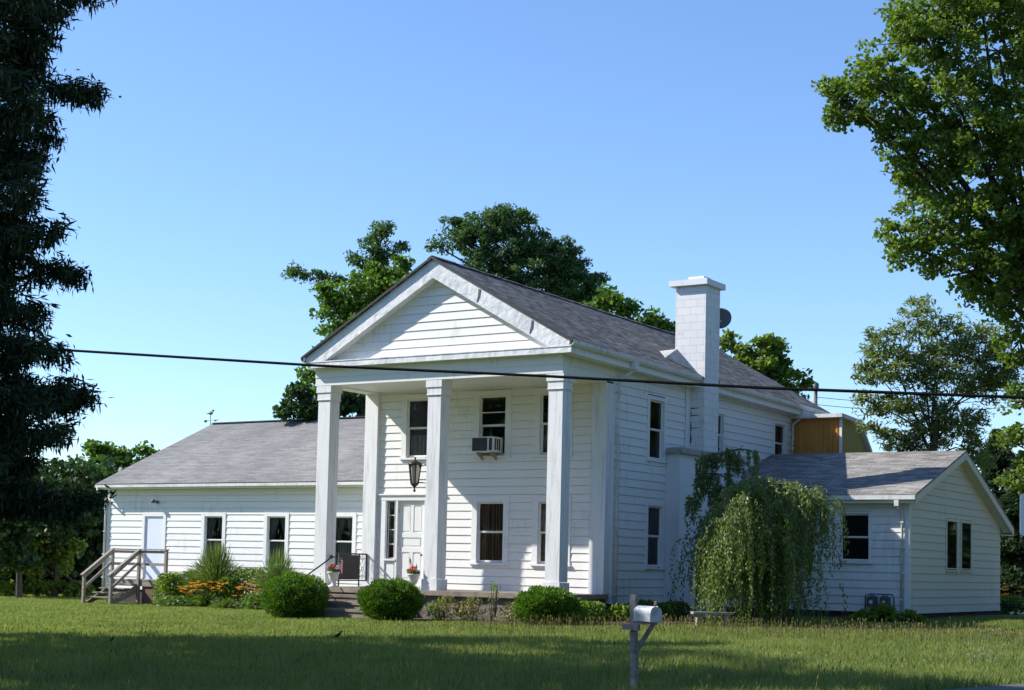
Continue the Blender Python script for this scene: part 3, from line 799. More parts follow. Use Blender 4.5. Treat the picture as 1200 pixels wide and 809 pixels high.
# main roof
def roof(name, p_eave0, p_ridge0, p_eave1, p_ridge1, th, mat, N=12, sag=0.0, parent=house):
    """slab between an eave line and a ridge line; 0 = start, 1 = end"""
    a0, r0, a1, r1 = [np.array(p, float) for p in (p_eave0, p_ridge0, p_eave1, p_ridge1)]
    m = MB(); V = []
    K = 5
    for i in range(N + 1):
        t = i / N; row = []
        for j in range(K + 1):
            s = j / K
            p = (a0 + (a1 - a0) * t) * (1 - s) + (r0 + (r1 - r0) * t) * s
            p = p + np.array([0, 0, -sag * math.sin(math.pi * t) * (0.5 + .5 * s) + 0.006 * math.sin(7 * t + 5 * s) * (1 if sag else 0)])
            row.append(p)
        V.append(row)
    nrm = np.cross(a1 - a0, r0 - a0); up = nrm[2] > 0
    dz = np.array([0, 0, -th])
    for i in range(N):
        for j in range(K):
            q = [V[i][j], V[i + 1][j], V[i + 1][j + 1], V[i][j + 1]]
            m.face(q if up else q[::-1]); m.face([p + dz for p in (q[::-1] if up else q)])
        for j, sgn in ((0, 1), (K, -1)):
            q = [V[i][j] + dz, V[i + 1][j] + dz, V[i + 1][j], V[i][j]]
            m.face(q if (up == (sgn > 0)) else q[::-1])
    for i, sgn in ((0, 1), (N, -1)):
        for j in range(K):
            q = [V[i][j] + dz, V[i][j + 1] + dz, V[i][j + 1], V[i][j]]
            m.face(q if (up != (sgn > 0)) else q[::-1])
    return m.build(name, mat, parent)
Y0, Y1 = -0.30, 16.15
zr0, zr1, ze0, ze1 = RZ - DZ * Y0 * .8, RZ - DZ * Y1 * .8, EZ - DZ * Y0, EZ - DZ * Y1
rr = roof('roof', (EX1, Y0, ze0), (RX, Y0, zr0), (EX1, Y1, ze1), (RX, Y1, zr1), 0.055, 'shingle_dark', 14, 0.02)
rl = roof('roof', (EX0, Y0, ze0), (RX, Y0, zr0), (EX0, Y1, ze1), (RX, Y1, zr1), 0.055, 'shingle_dark', 14, 0.02)
m = MB()
for k in range(16):
    ya = Y0 + (Y1 - Y0) * k / 16; yb = Y0 + (Y1 - Y0) * (k + 1) / 16
    za = zr0 + (zr1 - zr0) * k / 16 - 0.02 * math.sin(math.pi * k / 16) + .025
    m.prism([(RX - .14, ya, za - .075), (RX, ya, za), (RX + .14, ya, za - .075), (RX, ya, za - .02)][::-1], (0, yb - ya + .02, 0))
m.build('ridge_cap', 'shingle_dark', rr)
m = MB()   # dark drip edge along the rakes
for sx, ex in ((1, EX1), (-1, EX0)):
    for yy in (Y0 - .012,):
        p = [(RX, yy, zr0 - .0), (ex, yy, ze0 - .0), (ex, yy, ze0 - .06), (RX, yy, zr0 - .06)]
        m.prism(p if sx < 0 else p[::-1], (0, .011, 0))
m.build('drip_edge', 'drip', rr)
# chimney stack on its stuccoed base
ch = MB().box(-0.46, 6.82, 4.45, 0.465, 7.72, 9.2).build('chimney', 'block', house)
m = MB(); m.box(-0.62, 6.68, 9.201, 0.56, 7.88, 9.34); m.prism([(-.62, 6.68, 9.34), (.56, 6.68, 9.34), (.56, 7.88, 9.34), (-.62, 7.88, 9.34)], (0, 0, .02)); m.build('chimney_cap', 'stucco', ch)
MB().box(-0.2, 7.05, 9.3605, 0.28, 7.5, 9.50).build('flue', 'stucco', ch)
m = MB(); pts = [(0.0, 6.816, 5.75), (0.03, 6.816, 5.6), (0.0, 6.816, 5.45), (.04, 6.816, 5.3), (.02, 6.816, 5.1), (.05, 6.816, 4.95), (.03, 6.816, 4.8)]
for a, b in zip(pts[:-1], pts[1:]):
    w_ = random.uniform(.015, .05); m.face([(a[0] - w_, a[1], a[2]), (b[0] - w_, b[1], b[2]), (b[0] + w_, b[1], b[2]), (a[0] + w_, a[1], a[2])][::-1])
for z in (5.75, 5.55, 5.2): m.face([(-.0, 6.8155, z), (.3, 6.8155, z + .02), (.3, 6.8155, z + .035), (0, 6.8155, z + .03)])
m.build('crack', 'drip', ch)
m = MB(); m.box(0.0, 5.45, -0.2, 0.44, 9.4, 4.42); cb_ = m.build('chimney_base', 'stucco', house)
m = MB(); m.box(0.0, 5.35, 4.421, 0.56, 9.5, 4.50); m.box(0.0, 5.4, 4.501, 0.52, 9.46, 4.58); m.build('stone_ledge', 'ledge', cb_)
m = MB()   # small saddle that sheds water round the chimney
zc_ = lambda x, y: RZ - SL * abs(x - RX) - DZ * y
for q in ([(-.40, 6.1, zc_(-.40, 6.1)), (.1, 6.815, zc_(.1, 6.8)), (-.40, 6.815, zc_(-.4, 6.8) + .34)], [(-.40, 6.1, zc_(-.4, 6.1)), (-.40, 6.815, zc_(-.4, 6.8) + .34), (-.95, 6.815, zc_(-.95, 6.8))]):
    m.face(q); m.face([(a, b, c - .03) for a, b, c in q[::-1]])
m.build('chimney_cricket', 'ledge', rr)
m = MB(); m.box(0.022, 6.55, 4.6, 0.05, 6.81, 6.42); m.build('corner_board', 'trim', house)

# ---- wing
wl, wr_ = -22.35, -7.75
wh = [(-20.62, -19.54, 0.6, 2.83), (-17.88, -16.79, 1.14, 2.85), (-15.12, -14.06, 1.14, 2.85), (-12.38, -11.31, 1.14, 2.85)]
siding(WING, 0.22, 3.82, wl, wr_, wh, 0.22)
for u0, u1 in ((-17.74, -16.93), (-14.98, -14.20), (-12.24, -11.45)):
    window(WING, u0, u1, 1.16, 2.74, cas=0.14, curt=('curtain_grey', DRAPE))
m = MB(); m.box(-20.64, -0.05, .6, -20.52, .036, 2.85, WING); m.box(-19.64, -.05, .6, -19.52, .036, 2.85, WING); m.box(-20.519, -.05, 2.73, -19.641, .034, 2.85, WING)
m.build('door_frame', 'trim', house)
d2 = MB().box(-20.52, -.05, .6, -19.64, -.012, 2.73, WING).build('door', 'doorwhite', house)
MB().lathe((-19.72, 6.5 + .0, 1.6), [(0, -.03), (.03, -.02), (.03, .02), (0, .03)], 8).build('door_knob', 'steel', d2, True)
m = MB(); m.box(wl - .02, -.02, .2, wl + .1, .03, 3.68, WING); m.build('corner_board', 'trim', house)
WE_Y, WE_Z, WR_Y, WR_Z = 6.12, 3.86, 11.8, 6.46
m = MB(); m.box(wl - .19, 6.16, 3.66, wr_, 6.49, 3.70); m.box(wl - .19, 6.12, 3.66, wr_, 6.159, 3.82); m.build('eave_cornice', 'trim', house)
g = MB().box(wl - .2, 6.02, 3.71, wr_, 6.115, 3.80).build('gutter', 'metal_white', house)
wrf = roof('roof', (wl - .22, 6.04, 3.83), (wl - .22, WR_Y, WR_Z), (wr_ + .05, 6.04, 3.87), (wr_ + .05, WR_Y, WR_Z + .03), .05, 'shingle_grey', 14, 0.015)
roof('roof', (wl - .22, 17.56, 3.83), (wl - .22, WR_Y, WR_Z), (wr_ + .05, 17.56, 3.87), (wr_ + .05, WR_Y, WR_Z + .03), .05, 'shingle_grey', 6)
m = MB(); m.prism([(wl - .19, WR_Y - .15, WR_Z - .02), (wl - .19, WR_Y, WR_Z + .035), (wl - .19, WR_Y + .15, WR_Z - .02)], (wr_ - wl, 0, .03)); m.build('ridge_cap', 'drip', wrf)
m = MB(); m.box(wl - .23, 6.03, 3.765, wr_, 6.039, 3.83); m.build('drip_edge', 'drip', wrf)
WL = ((wl, 0, 0), (0, 1, 0), (-1, 0, 0))
siding(WL, 0.22, 6.2, lambda z: 6.5 + max(0, z - 3.9) / .456, lambda z: 17.1 - max(0, z - 3.9) / .456, (), .22)
siding(((0, 17.1, 0), (1, 0, 0), (0, 1, 0)), .22, 3.8, wl, wr_, (), .22)
MB().box(wl + .03, 6.53, -.4, wr_, 17.05, .225).build('foundation', 'foundation_dark', house)
m = MB()
for (y0, y1) in ((6.1, WR_Y), (17.5, WR_Y)):
    z0, z1 = 3.83 + .02, WR_Z
    p = [(wl - .21, y0, z0 - .06), (wl - .21, y1, z1 - .06), (wl - .21, y1, z1 - .22), (wl - .21, y0, z0 - .22)]
    m.prism(p if y0 > 10 else p[::-1], (.03, 0, 0))
m.build('rake_board', 'trim', house)
spout([(wl - .12, 6.06, 3.72), (wl - .1, 6.08, 3.55), (wl - .06, 6.4, 3.35), (wl - .05, 6.42, 3.2), (wl - .05, 6.42, .1)])

# ---- right addition
AZe, AYe, AYr, AZr, AX = 3.44, 8.06, 12.45, 4.90, 6.02
ah = [(3.74, 4.68, 1.58, 3.0)]
siding(ADDF, .30, 3.4, 0.02, 5.70, ah, .29)
window(ADDF, 3.8, 4.62, 1.66, 2.93, cas=0.07, curt=DARK_SHEET)
gz_top = lambda z: max(0, z - 3.12)
siding(ADDG, .28, 4.75, lambda z: 8.45 + max(0, z - 3.42) / .34, lambda z: 17.0 - max(0, z - 3.0) / .42, [(11.55, 12.66, 1.44, 2.94), (12.9, 14.0, 1.44, 2.94)], .28, mat='cream')
for a in (11.62, 12.97):
    window(ADDG, a, a + .96, 1.5, 2.88, cas=0.06, kind='fixed', mat='cream', fw_=0.03, curt=DARK_SHEET, rs=0.068, cdep=-0.055)
m = MB(); m.box(5.6, 8.42, .28, 5.73, 8.47, 3.3); m.box(5.722, 8.43, .28, 5.735, 8.56, 3.3); m.build('corner_board', 'trim', house)
MB().box(.1, 8.5, -.3, 5.66, 16.95, .285).build('foundation', 'foundation_dark', house)
siding(((0, 17.0, 0), (1, 0, 0), (0, 1, 0)), .28, 3.0, 0, 5.7, (), .28)
ZR2 = 2.86; YR2 = 17.45
ar = roof('roof', (0.03, AYe, AZe), (0.03, AYr, AZr), (AX, AYe, AZe), (AX, AYr, AZr), .05, 'shingle_tan', 6)
roof('roof', (0.03, YR2, ZR2), (0.03, AYr, AZr), (AX, YR2, ZR2), (AX, AYr, AZr), .05, 'shingle_tan', 6)
m = MB(); m.box(.03, 8.13, 3.20, AX - .02, 8.16, 3.385); m.box(.03, 8.161, 3.20, AX - .02, 8.44, 3.23); m.build('eave_cornice', 'trim', house)
g = MB().box(.03, 8.03, 3.29, AX - .02, 8.125, 3.40).build('gutter', 'metal_white', house)
m = MB()
for (ya, za, yb, zb, w_) in ((AYe + .03, AZe, AYr, AZr, .2), (YR2 - .03, ZR2, AYr, AZr, .2)):
    p = [(AX - .03, ya, za - .052), (AX - .03, yb, zb - .052), (AX - .03, yb, zb - .052 - w_), (AX - .03, ya, za - .052 - w_)]
    m.prism(p, (.028, 0, 0))
    s0 = [(5.70, ya, za - .053 - .10), (5.70, yb, zb - .053 - .10), (5.70, yb, zb - .075 - .10), (5.70, ya, za - .075 - .10)]
    m.prism(s0, (AX - 5.70 - .031, 0, 0))
m.box(5.7, YR2 - .5, ZR2 - .27, AX - .032, YR2 - .06, ZR2 - .235)
m.build('rake_board', 'cream', house)
spout([(5.5, 8.07, 3.28), (5.5, 8.09, 3.14), (5.55, 8.33, 3.0), (5.55, 8.38, 2.9), (5.55, 8.38, .15)])
MB().box(5.44, 8.03, 3.12, 5.56, 8.12, 3.28).build('leader_head', 'metal_white', house)

# ---- ochre upper room behind
m = MB()
m.box(0.0, 14.12, 3.0, 1.60, 14.2, 6.13)
x = 0.06
while x < 1.58: m.box(x, 14.08, 3.0, x + .045, 14.119, 6.13); x += .155
oc = m.build('ochre_wall', 'ochre', house)
MB().box(1.575, 14.07, 3.0, 1.65, 14.13, 6.14).build('corner_post', 'trim', oc)
m = MB()
gp_ = [(1.6, 14.201, 3.0), (1.6, 14.201, 6.13), (1.6, 15.45, 6.06), (1.6, 16.4, 5.2), (1.6, 17.6, 3.0)]
m.prism(gp_, (-1.6, 0, 0)); m.build('olive_wall', 'olive', house)
m = MB()
for a, b in (((14.0, 6.14), (15.5, 6.07)), ((15.5, 6.07), (16.5, 5.2)), ((16.5, 5.2), (17.75, 3.0))):
    m.prism([(1.75, a[0], a[1] + .1), (1.75, b[0], b[1] + .1), (1.75, b[0], b[1] - .02), (1.75, a[0], a[1] - .02)], (-1.9 if a[0] < 15 else -1.8, 0, 0))
m.build('roof', 'metal_white', house)
MB().box(-.15, 13.9, 6.135, 1.72, 14.02, 6.25).build('fascia', 'metal_white', house)

# ------------------------------------------------------------------ trees
def px_r(r, depth): return r * depth / FPX
def crown_tree(name, label, lobes, depth, base=None, leaf='leaf_maple', ln=0.11, wd=0.07, dens=1.0, bark='bark', clump=0.42,
               per=42, squash=0.75, trunk_r=0.22, group=None, up=0.5, cat='tree', fork=None, twigs=True, spread=1.0, drop=0.0, shell=0.55, limb_r=0.07):
    """lobes: (px, py, radius in px[, depth shift]) of the crown masses as real spheres at their own distance"""
    L = []
    for q in lobes:
        d = depth + (q[3] if len(q) > 3 else 0)
        L.append((at(q[0], q[1], d), px_r(q[2], d)))
    if base is None:
        c = np.mean([l[0] for l in L], 0); base = np.array([c[0], c[1], float(gz(c[0], c[1]))])
    base = np.array(base, float)
    t = thing(name, base, label, cat, group)
    zlow = min(l[0][2] - l[1] * .3 for l in L)
    cx = np.mean([l[0] for l in L], 0)
    fk = np.array([base[0] * .7 + cx[0] * .3, base[1] * .7 + cx[1] * .3, max(base[2] + 1.5, zlow)]) if fork is None else np.array(fork, float)
    tr = MB()
    top = np.array([cx[0], cx[1], cx[2]])
    tr.tube([base - [0, 0, .3], base + (fk - base) * .08, base + (fk - base) * .5 + rng.normal(0, .06, 3), fk, fk + (top - fk) * .5 + rng.normal(0, .15, 3), top], [trunk_r * 1.5, trunk_r * 1.1, trunk_r * .95, trunk_r * .8, trunk_r * .45, trunk_r * .1], 9)
    CC = []; 
    for c, r in L:
        s = fk + (top - fk) * random.uniform(0, .55) * (1 if c[2] > fk[2] + 1 else 0)
        mid = (s + c) / 2 + np.array([0, 0, r * .15]) + rng.normal(0, r * .12, 3)
        tr.tube([s, mid, c], [limb_r * (1 + r * .25), limb_r * .75, limb_r * .35], 6)
        n = max(5, int(dens * 15 * (r / clump) ** 2 * .28))
        d = unit(n); rad = r * (shell + (1.08 - shell) * rng.random(n) ** .6)[:, None]
        P = c + d * rad * np.array([1, 1, squash]) * spread
        CC.append(P)
        if twigs:
            for p in P[::max(1, len(P) // 9)]:
                m2 = (c + p) / 2 + rng.normal(0, .1, 3)
                tr.tube([c, m2, p], [limb_r * .32, limb_r * .2, limb_r * .08], 4, cap=False)
    tr.build('trunk', bark, t, True)
    CC = np.concatenate(CC)
    k = per
    sz = clump * rng.uniform(.55, 1.25, len(CC))
    off = unit(len(CC) * k) * (rng.random(len(CC) * k) ** .45)[:, None]
    P = np.repeat(CC, k, 0) + off * np.repeat(sz, k)[:, None] * np.array([1, 1, .62])
    P[:, 2] -= drop * rng.random(len(P))
    A, B = rand_frames(len(P), ln, wd, up)
    cards('crown', P, A, B, leaf, t)
    return t

# maple at the right edge, nearer than the house
crown_tree('maple_tree', 'large green maple overhanging from the right edge with dark limbs showing between the leaves',
    [(1085, 45, 62), (1040, 110, 52), (1000, 125, 34), (1110, 120, 60), (1170, 60, 75), (1090, 190, 50), (1150, 180, 70), (1060, 165, 40), (1100, 12, 48),
     (1205, 150, 70), (1060, 285, 38), (1095, 265, 45), (1150, 270, 60), (1205, 300, 62), (1130, 320, 45), (1175, 350, 42), (1235, 230, 80), (1270, 60, 90), (1150, 5, 60),
     (1300, 300, 80), (1330, 170, 90), (1195, 400, 30), (1190, 520, 26), (1205, 560, 30), (1205, 470, 30), (1290, 420, 60), (1080, 225, 34, 1), (1240, -60, 100), (1150, -60, 60), (1350, 0, 90), (985, 105, 22), (1030, 90, 30)],
    30, base=(float(at(1262, 700, 31)[0]), float(at(1262, 700, 31)[1]), -0.1), leaf='leaf_maple', ln=0.047, wd=0.034, dens=.85, clump=0.25, per=58, trunk_r=0.30, fork=at(1255, 430, 31), limb_r=.06, shell=.35)
# walnut behind the addition
crown_tree('walnut_tree', 'airy feathery tree with a thin dark trunk behind the low addition, sky showing through',
    [(1040, 400, 26), (1075, 375, 26), (1110, 395, 30), (1150, 400, 30), (1060, 430, 30), (1100, 440, 34), (1145, 440, 32), (1025, 435, 20), (1050, 480, 26), (1090, 490, 30), (1130, 495, 26), (1170, 450, 26), (1190, 425, 24),
     (1060, 515, 24), (1085, 520, 22), (1145, 530, 24), (1020, 500, 12), (1015, 470, 14)],
    47, base=None, leaf='leaf_ash', ln=0.105, wd=0.026, dens=1.7, clump=0.36, per=44, trunk_r=0.16, limb_r=.03, shell=.3, squash=.8, up=1.0)
# trees behind the main roof
crown_tree('maple_tree', 'light green leafy tree rising behind the left slope of the pediment roof',
    [(440, 345, 42), (410, 375, 40), (465, 330, 40), (405, 415, 34), (480, 360, 40), (390, 345, 20), (450, 390, 50), (385, 450, 30), (430, 450, 40)], 62, leaf='leaf_bright', ln=0.10, wd=0.07, dens=1.1, clump=.5, per=75, trunk_r=.3, shell=.4)
crown_tree('locust_tree', 'dark feathery locust with a long thin arm reaching left above the light green tree',
    [(445, 285, 22), (420, 300, 14), (465, 295, 20), (355, 320, 13), (375, 325, 13), (395, 330, 12), (345, 318, 8), (450, 268, 12), (437, 305, 16)], 66, base=(float(at(450, 700, 66)[0]), float(at(450, 700, 66)[1]), -.1), leaf='leaf_locust', ln=0.10, wd=0.035, dens=1.0, clump=.42, per=60, trunk_r=.25, shell=.2, squash=.6, limb_r=.05)
crown_tree('locust_tree', 'tallest dark feathery locust behind the main roof ridge, its crown spreading to the right',
    [(560, 268, 30), (590, 262, 28), (610, 285, 36), (570, 300, 36), (540, 275, 20), (645, 300, 34), (620, 320, 45), (675, 320, 28), (690, 345, 24), (655, 345, 40), (580, 330, 40), (515, 290, 11), (530, 262, 11), (700, 330, 10), (610, 255, 15), (665, 292, 14)], 64, leaf='leaf_locust', ln=0.10, wd=0.032, dens=1.25, clump=.38, per=60, trunk_r=.4, shell=.25, squash=.65, limb_r=.07)
crown_tree('leafy_tree', 'small pale green treetop showing above the ridge just left of the chimney',
    [(715, 355, 20), (735, 362, 14), (700, 362, 16), (765, 378, 14), (778, 385, 10), (745, 390, 24)], 58, leaf='leaf_bright', ln=0.10, wd=0.065, dens=1., clump=.4, per=55, trunk_r=.2, shell=.3)
crown_tree('leafy_tree', 'mid green tree behind the rear roof slope to the right of the chimney',
    [(862, 425, 28), (890, 415, 24), (880, 440, 34), (910, 420, 16), (915, 440, 24), (935, 452, 14), (850, 400, 14), (905, 402, 12), (925, 470, 20)], 60, leaf='leaf_maple', ln=0.10, wd=0.06, dens=1.0, clump=.42, per=65, trunk_r=.3, shell=.3)
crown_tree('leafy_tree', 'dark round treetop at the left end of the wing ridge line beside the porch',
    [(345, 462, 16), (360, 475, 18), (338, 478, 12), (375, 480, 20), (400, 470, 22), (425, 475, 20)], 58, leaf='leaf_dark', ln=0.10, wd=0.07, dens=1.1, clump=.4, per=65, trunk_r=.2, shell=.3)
crown_tree('leafy_tree', 'bright green treetops above the far left slope of the wing roof',
    [(125, 535, 16), (112, 528, 10), (150, 540, 18), (170, 535, 12), (140, 555, 24), (110, 560, 22), (120, 590, 24), (160, 560, 20)], 74, leaf='leaf_bright', ln=0.13, wd=0.085, dens=1.1, clump=.5, per=55, trunk_r=.25, shell=.3)
# woods on the left beyond the lawn
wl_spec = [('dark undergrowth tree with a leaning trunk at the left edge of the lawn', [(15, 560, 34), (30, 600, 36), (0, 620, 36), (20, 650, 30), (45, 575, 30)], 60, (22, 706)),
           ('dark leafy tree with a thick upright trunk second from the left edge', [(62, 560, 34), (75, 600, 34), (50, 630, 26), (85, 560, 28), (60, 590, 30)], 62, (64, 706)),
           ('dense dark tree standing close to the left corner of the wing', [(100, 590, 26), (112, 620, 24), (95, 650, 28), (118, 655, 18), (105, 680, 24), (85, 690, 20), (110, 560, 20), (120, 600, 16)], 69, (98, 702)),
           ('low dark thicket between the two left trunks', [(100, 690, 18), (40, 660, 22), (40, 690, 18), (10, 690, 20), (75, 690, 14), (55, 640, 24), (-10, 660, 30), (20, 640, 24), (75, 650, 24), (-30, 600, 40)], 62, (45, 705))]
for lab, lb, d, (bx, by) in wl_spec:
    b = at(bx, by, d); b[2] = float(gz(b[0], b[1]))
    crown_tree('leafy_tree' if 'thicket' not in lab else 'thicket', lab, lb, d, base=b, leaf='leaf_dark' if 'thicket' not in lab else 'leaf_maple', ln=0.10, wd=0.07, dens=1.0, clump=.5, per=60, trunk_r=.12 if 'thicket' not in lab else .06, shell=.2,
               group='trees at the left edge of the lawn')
# conifers at the right behind the addition
def conifer(px, py_top, depth, r, lab):
    top = at(px, py_top, depth); b = np.array([top[0], top[1], float(gz(top[0], top[1]))])
    t = thing('conifer_tree', b, lab, 'tree', 'conifers behind the addition')
    MB().tube([b, (b + top) / 2, top], [.22, .15, .03], 7).build('trunk', 'bark', t, True)
    H = top[2] - b[2]; n = 9000
    s = rng.random(n) ** .8; z = b[2] + .4 + s * (H - .4)
    rr_ = r * (1 - s) ** .8 * (.5 + .5 * rng.random(n) ** .4) * (.8 + .35 * np.sin(z * 5 + rng.random() * 6)); th = rng.random(n) * 6.283
    P = np.stack([b[0] + rr_ * np.cos(th), b[1] + rr_ * np.sin(th), z - rr_ * .25], 1)
    A = np.stack([np.cos(th), np.sin(th), -.35 + .4 * rng.random(n)], 1) * .22 + unit(n) * .09
    B = np.cross(A, unit(n)); B = B / np.linalg.norm(B, axis=1, keepdims=True) * .07
    cards('crown', P, A, B, 'leaf_pine', t)
conifer(1168, 505, 66, 3.0, 'blue green conifer behind the gable end of the addition, its top under the walnut')
conifer(1200, 530, 62, 2.8, 'blue green conifer partly hidden by the pale sign at the right edge')
conifer(1240, 470, 70, 3.2, 'tall conifer just beyond the right edge of the lawn')
conifer(1135, 545, 74, 2.2, 'smaller conifer peeking over the addition roof beside the gable peak')
crown_tree('thicket', 'dark shrub mass under the conifers at the right edge', [(1185, 650, 30), (1200, 600, 30), (1180, 610, 26), (1215, 660, 34), (1190, 680, 18), (1165, 660, 26), (1240, 640, 40)], 80, leaf='leaf_dark', ln=.2, wd=.13, dens=1.1, clump=.6, per=40, trunk_r=.1, shell=.2, cat='shrub')

# ------------------------------------------------------------------ spruce
def spruce(base, H, Rmax, lab):
    base = np.array([base[0], base[1], float(gz(base[0], base[1]))])
    t = thing('spruce_tree', base, lab, 'tree')
    tr = MB(); tr.tube([base, base + [0, 0, H * .5], base + [0, 0, H]], [.32, .2, .03], 10)
    PC, PA, PB = [], [], []
    z = 2.45
    while z < H - .15:
        s = z / H
        R = Rmax * min(1.0, (1.06 - s) / .24) * (.82 + .28 * math.sin(z * 1.7) ** 2) * (0.85 if z < 2.9 else 1.12 if z < 4.6 else 1.0)
        for k in range(6):
            th = rng.random() * 6.283; Lb = R * rng.uniform(.5, 1.08)
            dirv = np.array([math.cos(th), math.sin(th), 0.]); z0 = z + rng.uniform(-.3, .3); dr_ = rng.uniform(-.55, -.05); uc = rng.uniform(.05, .38)
            def bp(q): return base + dirv * Lb * q + np.array([0, 0, z0 + Lb * (dr_ * q + uc * q ** 2.4)])
            tr.tube([bp(0), bp(.35), bp(.7), bp(1)], [.035, .022, .014, .005], 4, cap=False)
            nT = int(Lb * 50)
            q = np.sqrt(rng.uniform(.02, 1.0, nT))
            side = np.array([-dirv[1], dirv[0], 0.])
            for qi in q:
                p = bp(qi); wdt = (1 - qi) * .55 * Lb * .6 + .12
                sg = rng.choice([-1, 1]); lat = rng.random() * wdt * .7
                tw = dirv * .55 + side * sg * .85 + np.array([0, 0, -.12]); tw /= np.linalg.norm(tw)
                c = p + tw * lat
                for _ in range(4):   # flat sprays
                    a = tw + rng.normal(0, .35, 3) + np.array([0, 0, .05]); a = a / np.linalg.norm(a) * rng.uniform(.06, .12)
                    PC.append(c + rng.normal(0, .09, 3)); PA.append(a)
                for _ in range(5):   # hanging branchlets
                    a = np.array([rng.normal(0, .25), rng.normal(0, .25), -1.]); a = a / np.linalg.norm(a) * rng.uniform(.03, .09)
                    PC.append(c + a * 1.1 + rng.normal(0, .07, 3)); PA.append(a)
        z += rng.uniform(.14, .34)
    C = np.array(PC); A = np.array(PA)
    B = np.cross(A, unit(len(A))); B = B / np.linalg.norm(B, axis=1, keepdims=True) * rng.uniform(.009, .021, (len(A), 1))
    tr.build('trunk', 'bark', t, True)
    cards('crown', C, A, B, 'needle', t)
sb = CAM + ray(-60, 700) * 22
spruce(sb, 12.6, 1.72, 'tall dark spruce with drooping branches filling the left edge of the view')

# shade trees out of frame to the left; their shadows lie across the front lawn
def shade_tree(x, y, H, R, lab):
    b = np.array([x, y, float(gz(x, y))])
    t = thing('roadside_tree', b, lab, 'tree', 'shade trees beside the road left of the view')
    tr = MB(); tr.tube([b, b + [0, 0, H * .4], b + [0, 0, H * .9]], [.3, .22, .05], 8)
    n = 110; c = b + [0, 0, H * .62]
    P = c + unit(n) * (rng.random(n) ** .35)[:, None] * np.array([R, R, H * .4])
    for p in P[::6]: tr.tube([b + [0, 0, H * .35], (b + [0, 0, H * .4] + p) / 2, p], [.08, .05, .02], 4, cap=False)
    tr.build('trunk', 'bark', t, True)
    k = 70
    Q = np.repeat(P, k, 0) + unit(n * k) * (rng.random(n * k) ** .5)[:, None] * .95
    A, B = rand_frames(len(Q), .17, .12, .4)
    cards('crown', Q, A, B, 'leaf_dark', t)
for a in ((-11.5, -17.6, 17, 4.2, 'tall shade tree farthest back along the road on the left'), (-7.2, -20.6, 15.5, 4.6, 'round shade tree left of the view, behind the spruce'),
          (-2.5, -24.5, 13, 4.0, 'round shade tree close to the road on the left')):
    shade_tree(*a)
def woods():  # unseen tree belt, added to hold back ambient sky light
    n = 3400
    th = rng.uniform(math.radians(-175), math.radians(28), n)       # behind the camera and to the right
    rad = rng.uniform(62, 80, n)
    P = np.stack([14 + rad * np.cos(th), -22 + rad * np.sin(th), rng.uniform(0, 15, n)], 1)
    j = np.arange(n) < 1500                                         # nearer belt added right of the house to darken the gable and its reflections
    th2 = rng.uniform(math.radians(-35), math.radians(95), n); rad2 = rng.uniform(38, 52, n)
    P[j] = np.stack([14 + rad2 * np.cos(th2), -5 + rad2 * np.sin(th2), rng.uniform(0, 15, n)], 1)[j]
    k = 26
    Q = np.repeat(P, k, 0) + unit(n * k) * 2.0
    A, B = rand_frames(len(Q), .5, .38, .4)
    o = cards('woodland', Q, A, B, 'leaf_dark'); o['kind'] = 'stuff'; o['label'] = 'belt of woods across the road behind the viewer'
woods()
def far_woods():
    n = 900
    px = rng.uniform(-160, 150, n); dd = rng.uniform(68, 90, n); zz = rng.random(n) ** .8 * 4.6
    P = np.array([at(a, 700, b) for a, b in zip(px, dd)]); P[:, 2] = zz
    k = 40
    Q = np.repeat(P, k, 0) + unit(n * k) * (rng.random((n * k, 1)) ** .4) * 1.2
    A, B = rand_frames(len(Q), .22, .16, .4)
    o = cards('woodland', Q, A, B, 'leaf_dark'); o['kind'] = 'stuff'; o['label'] = 'deep green woods beyond the left end of the lawn'
far_woods()

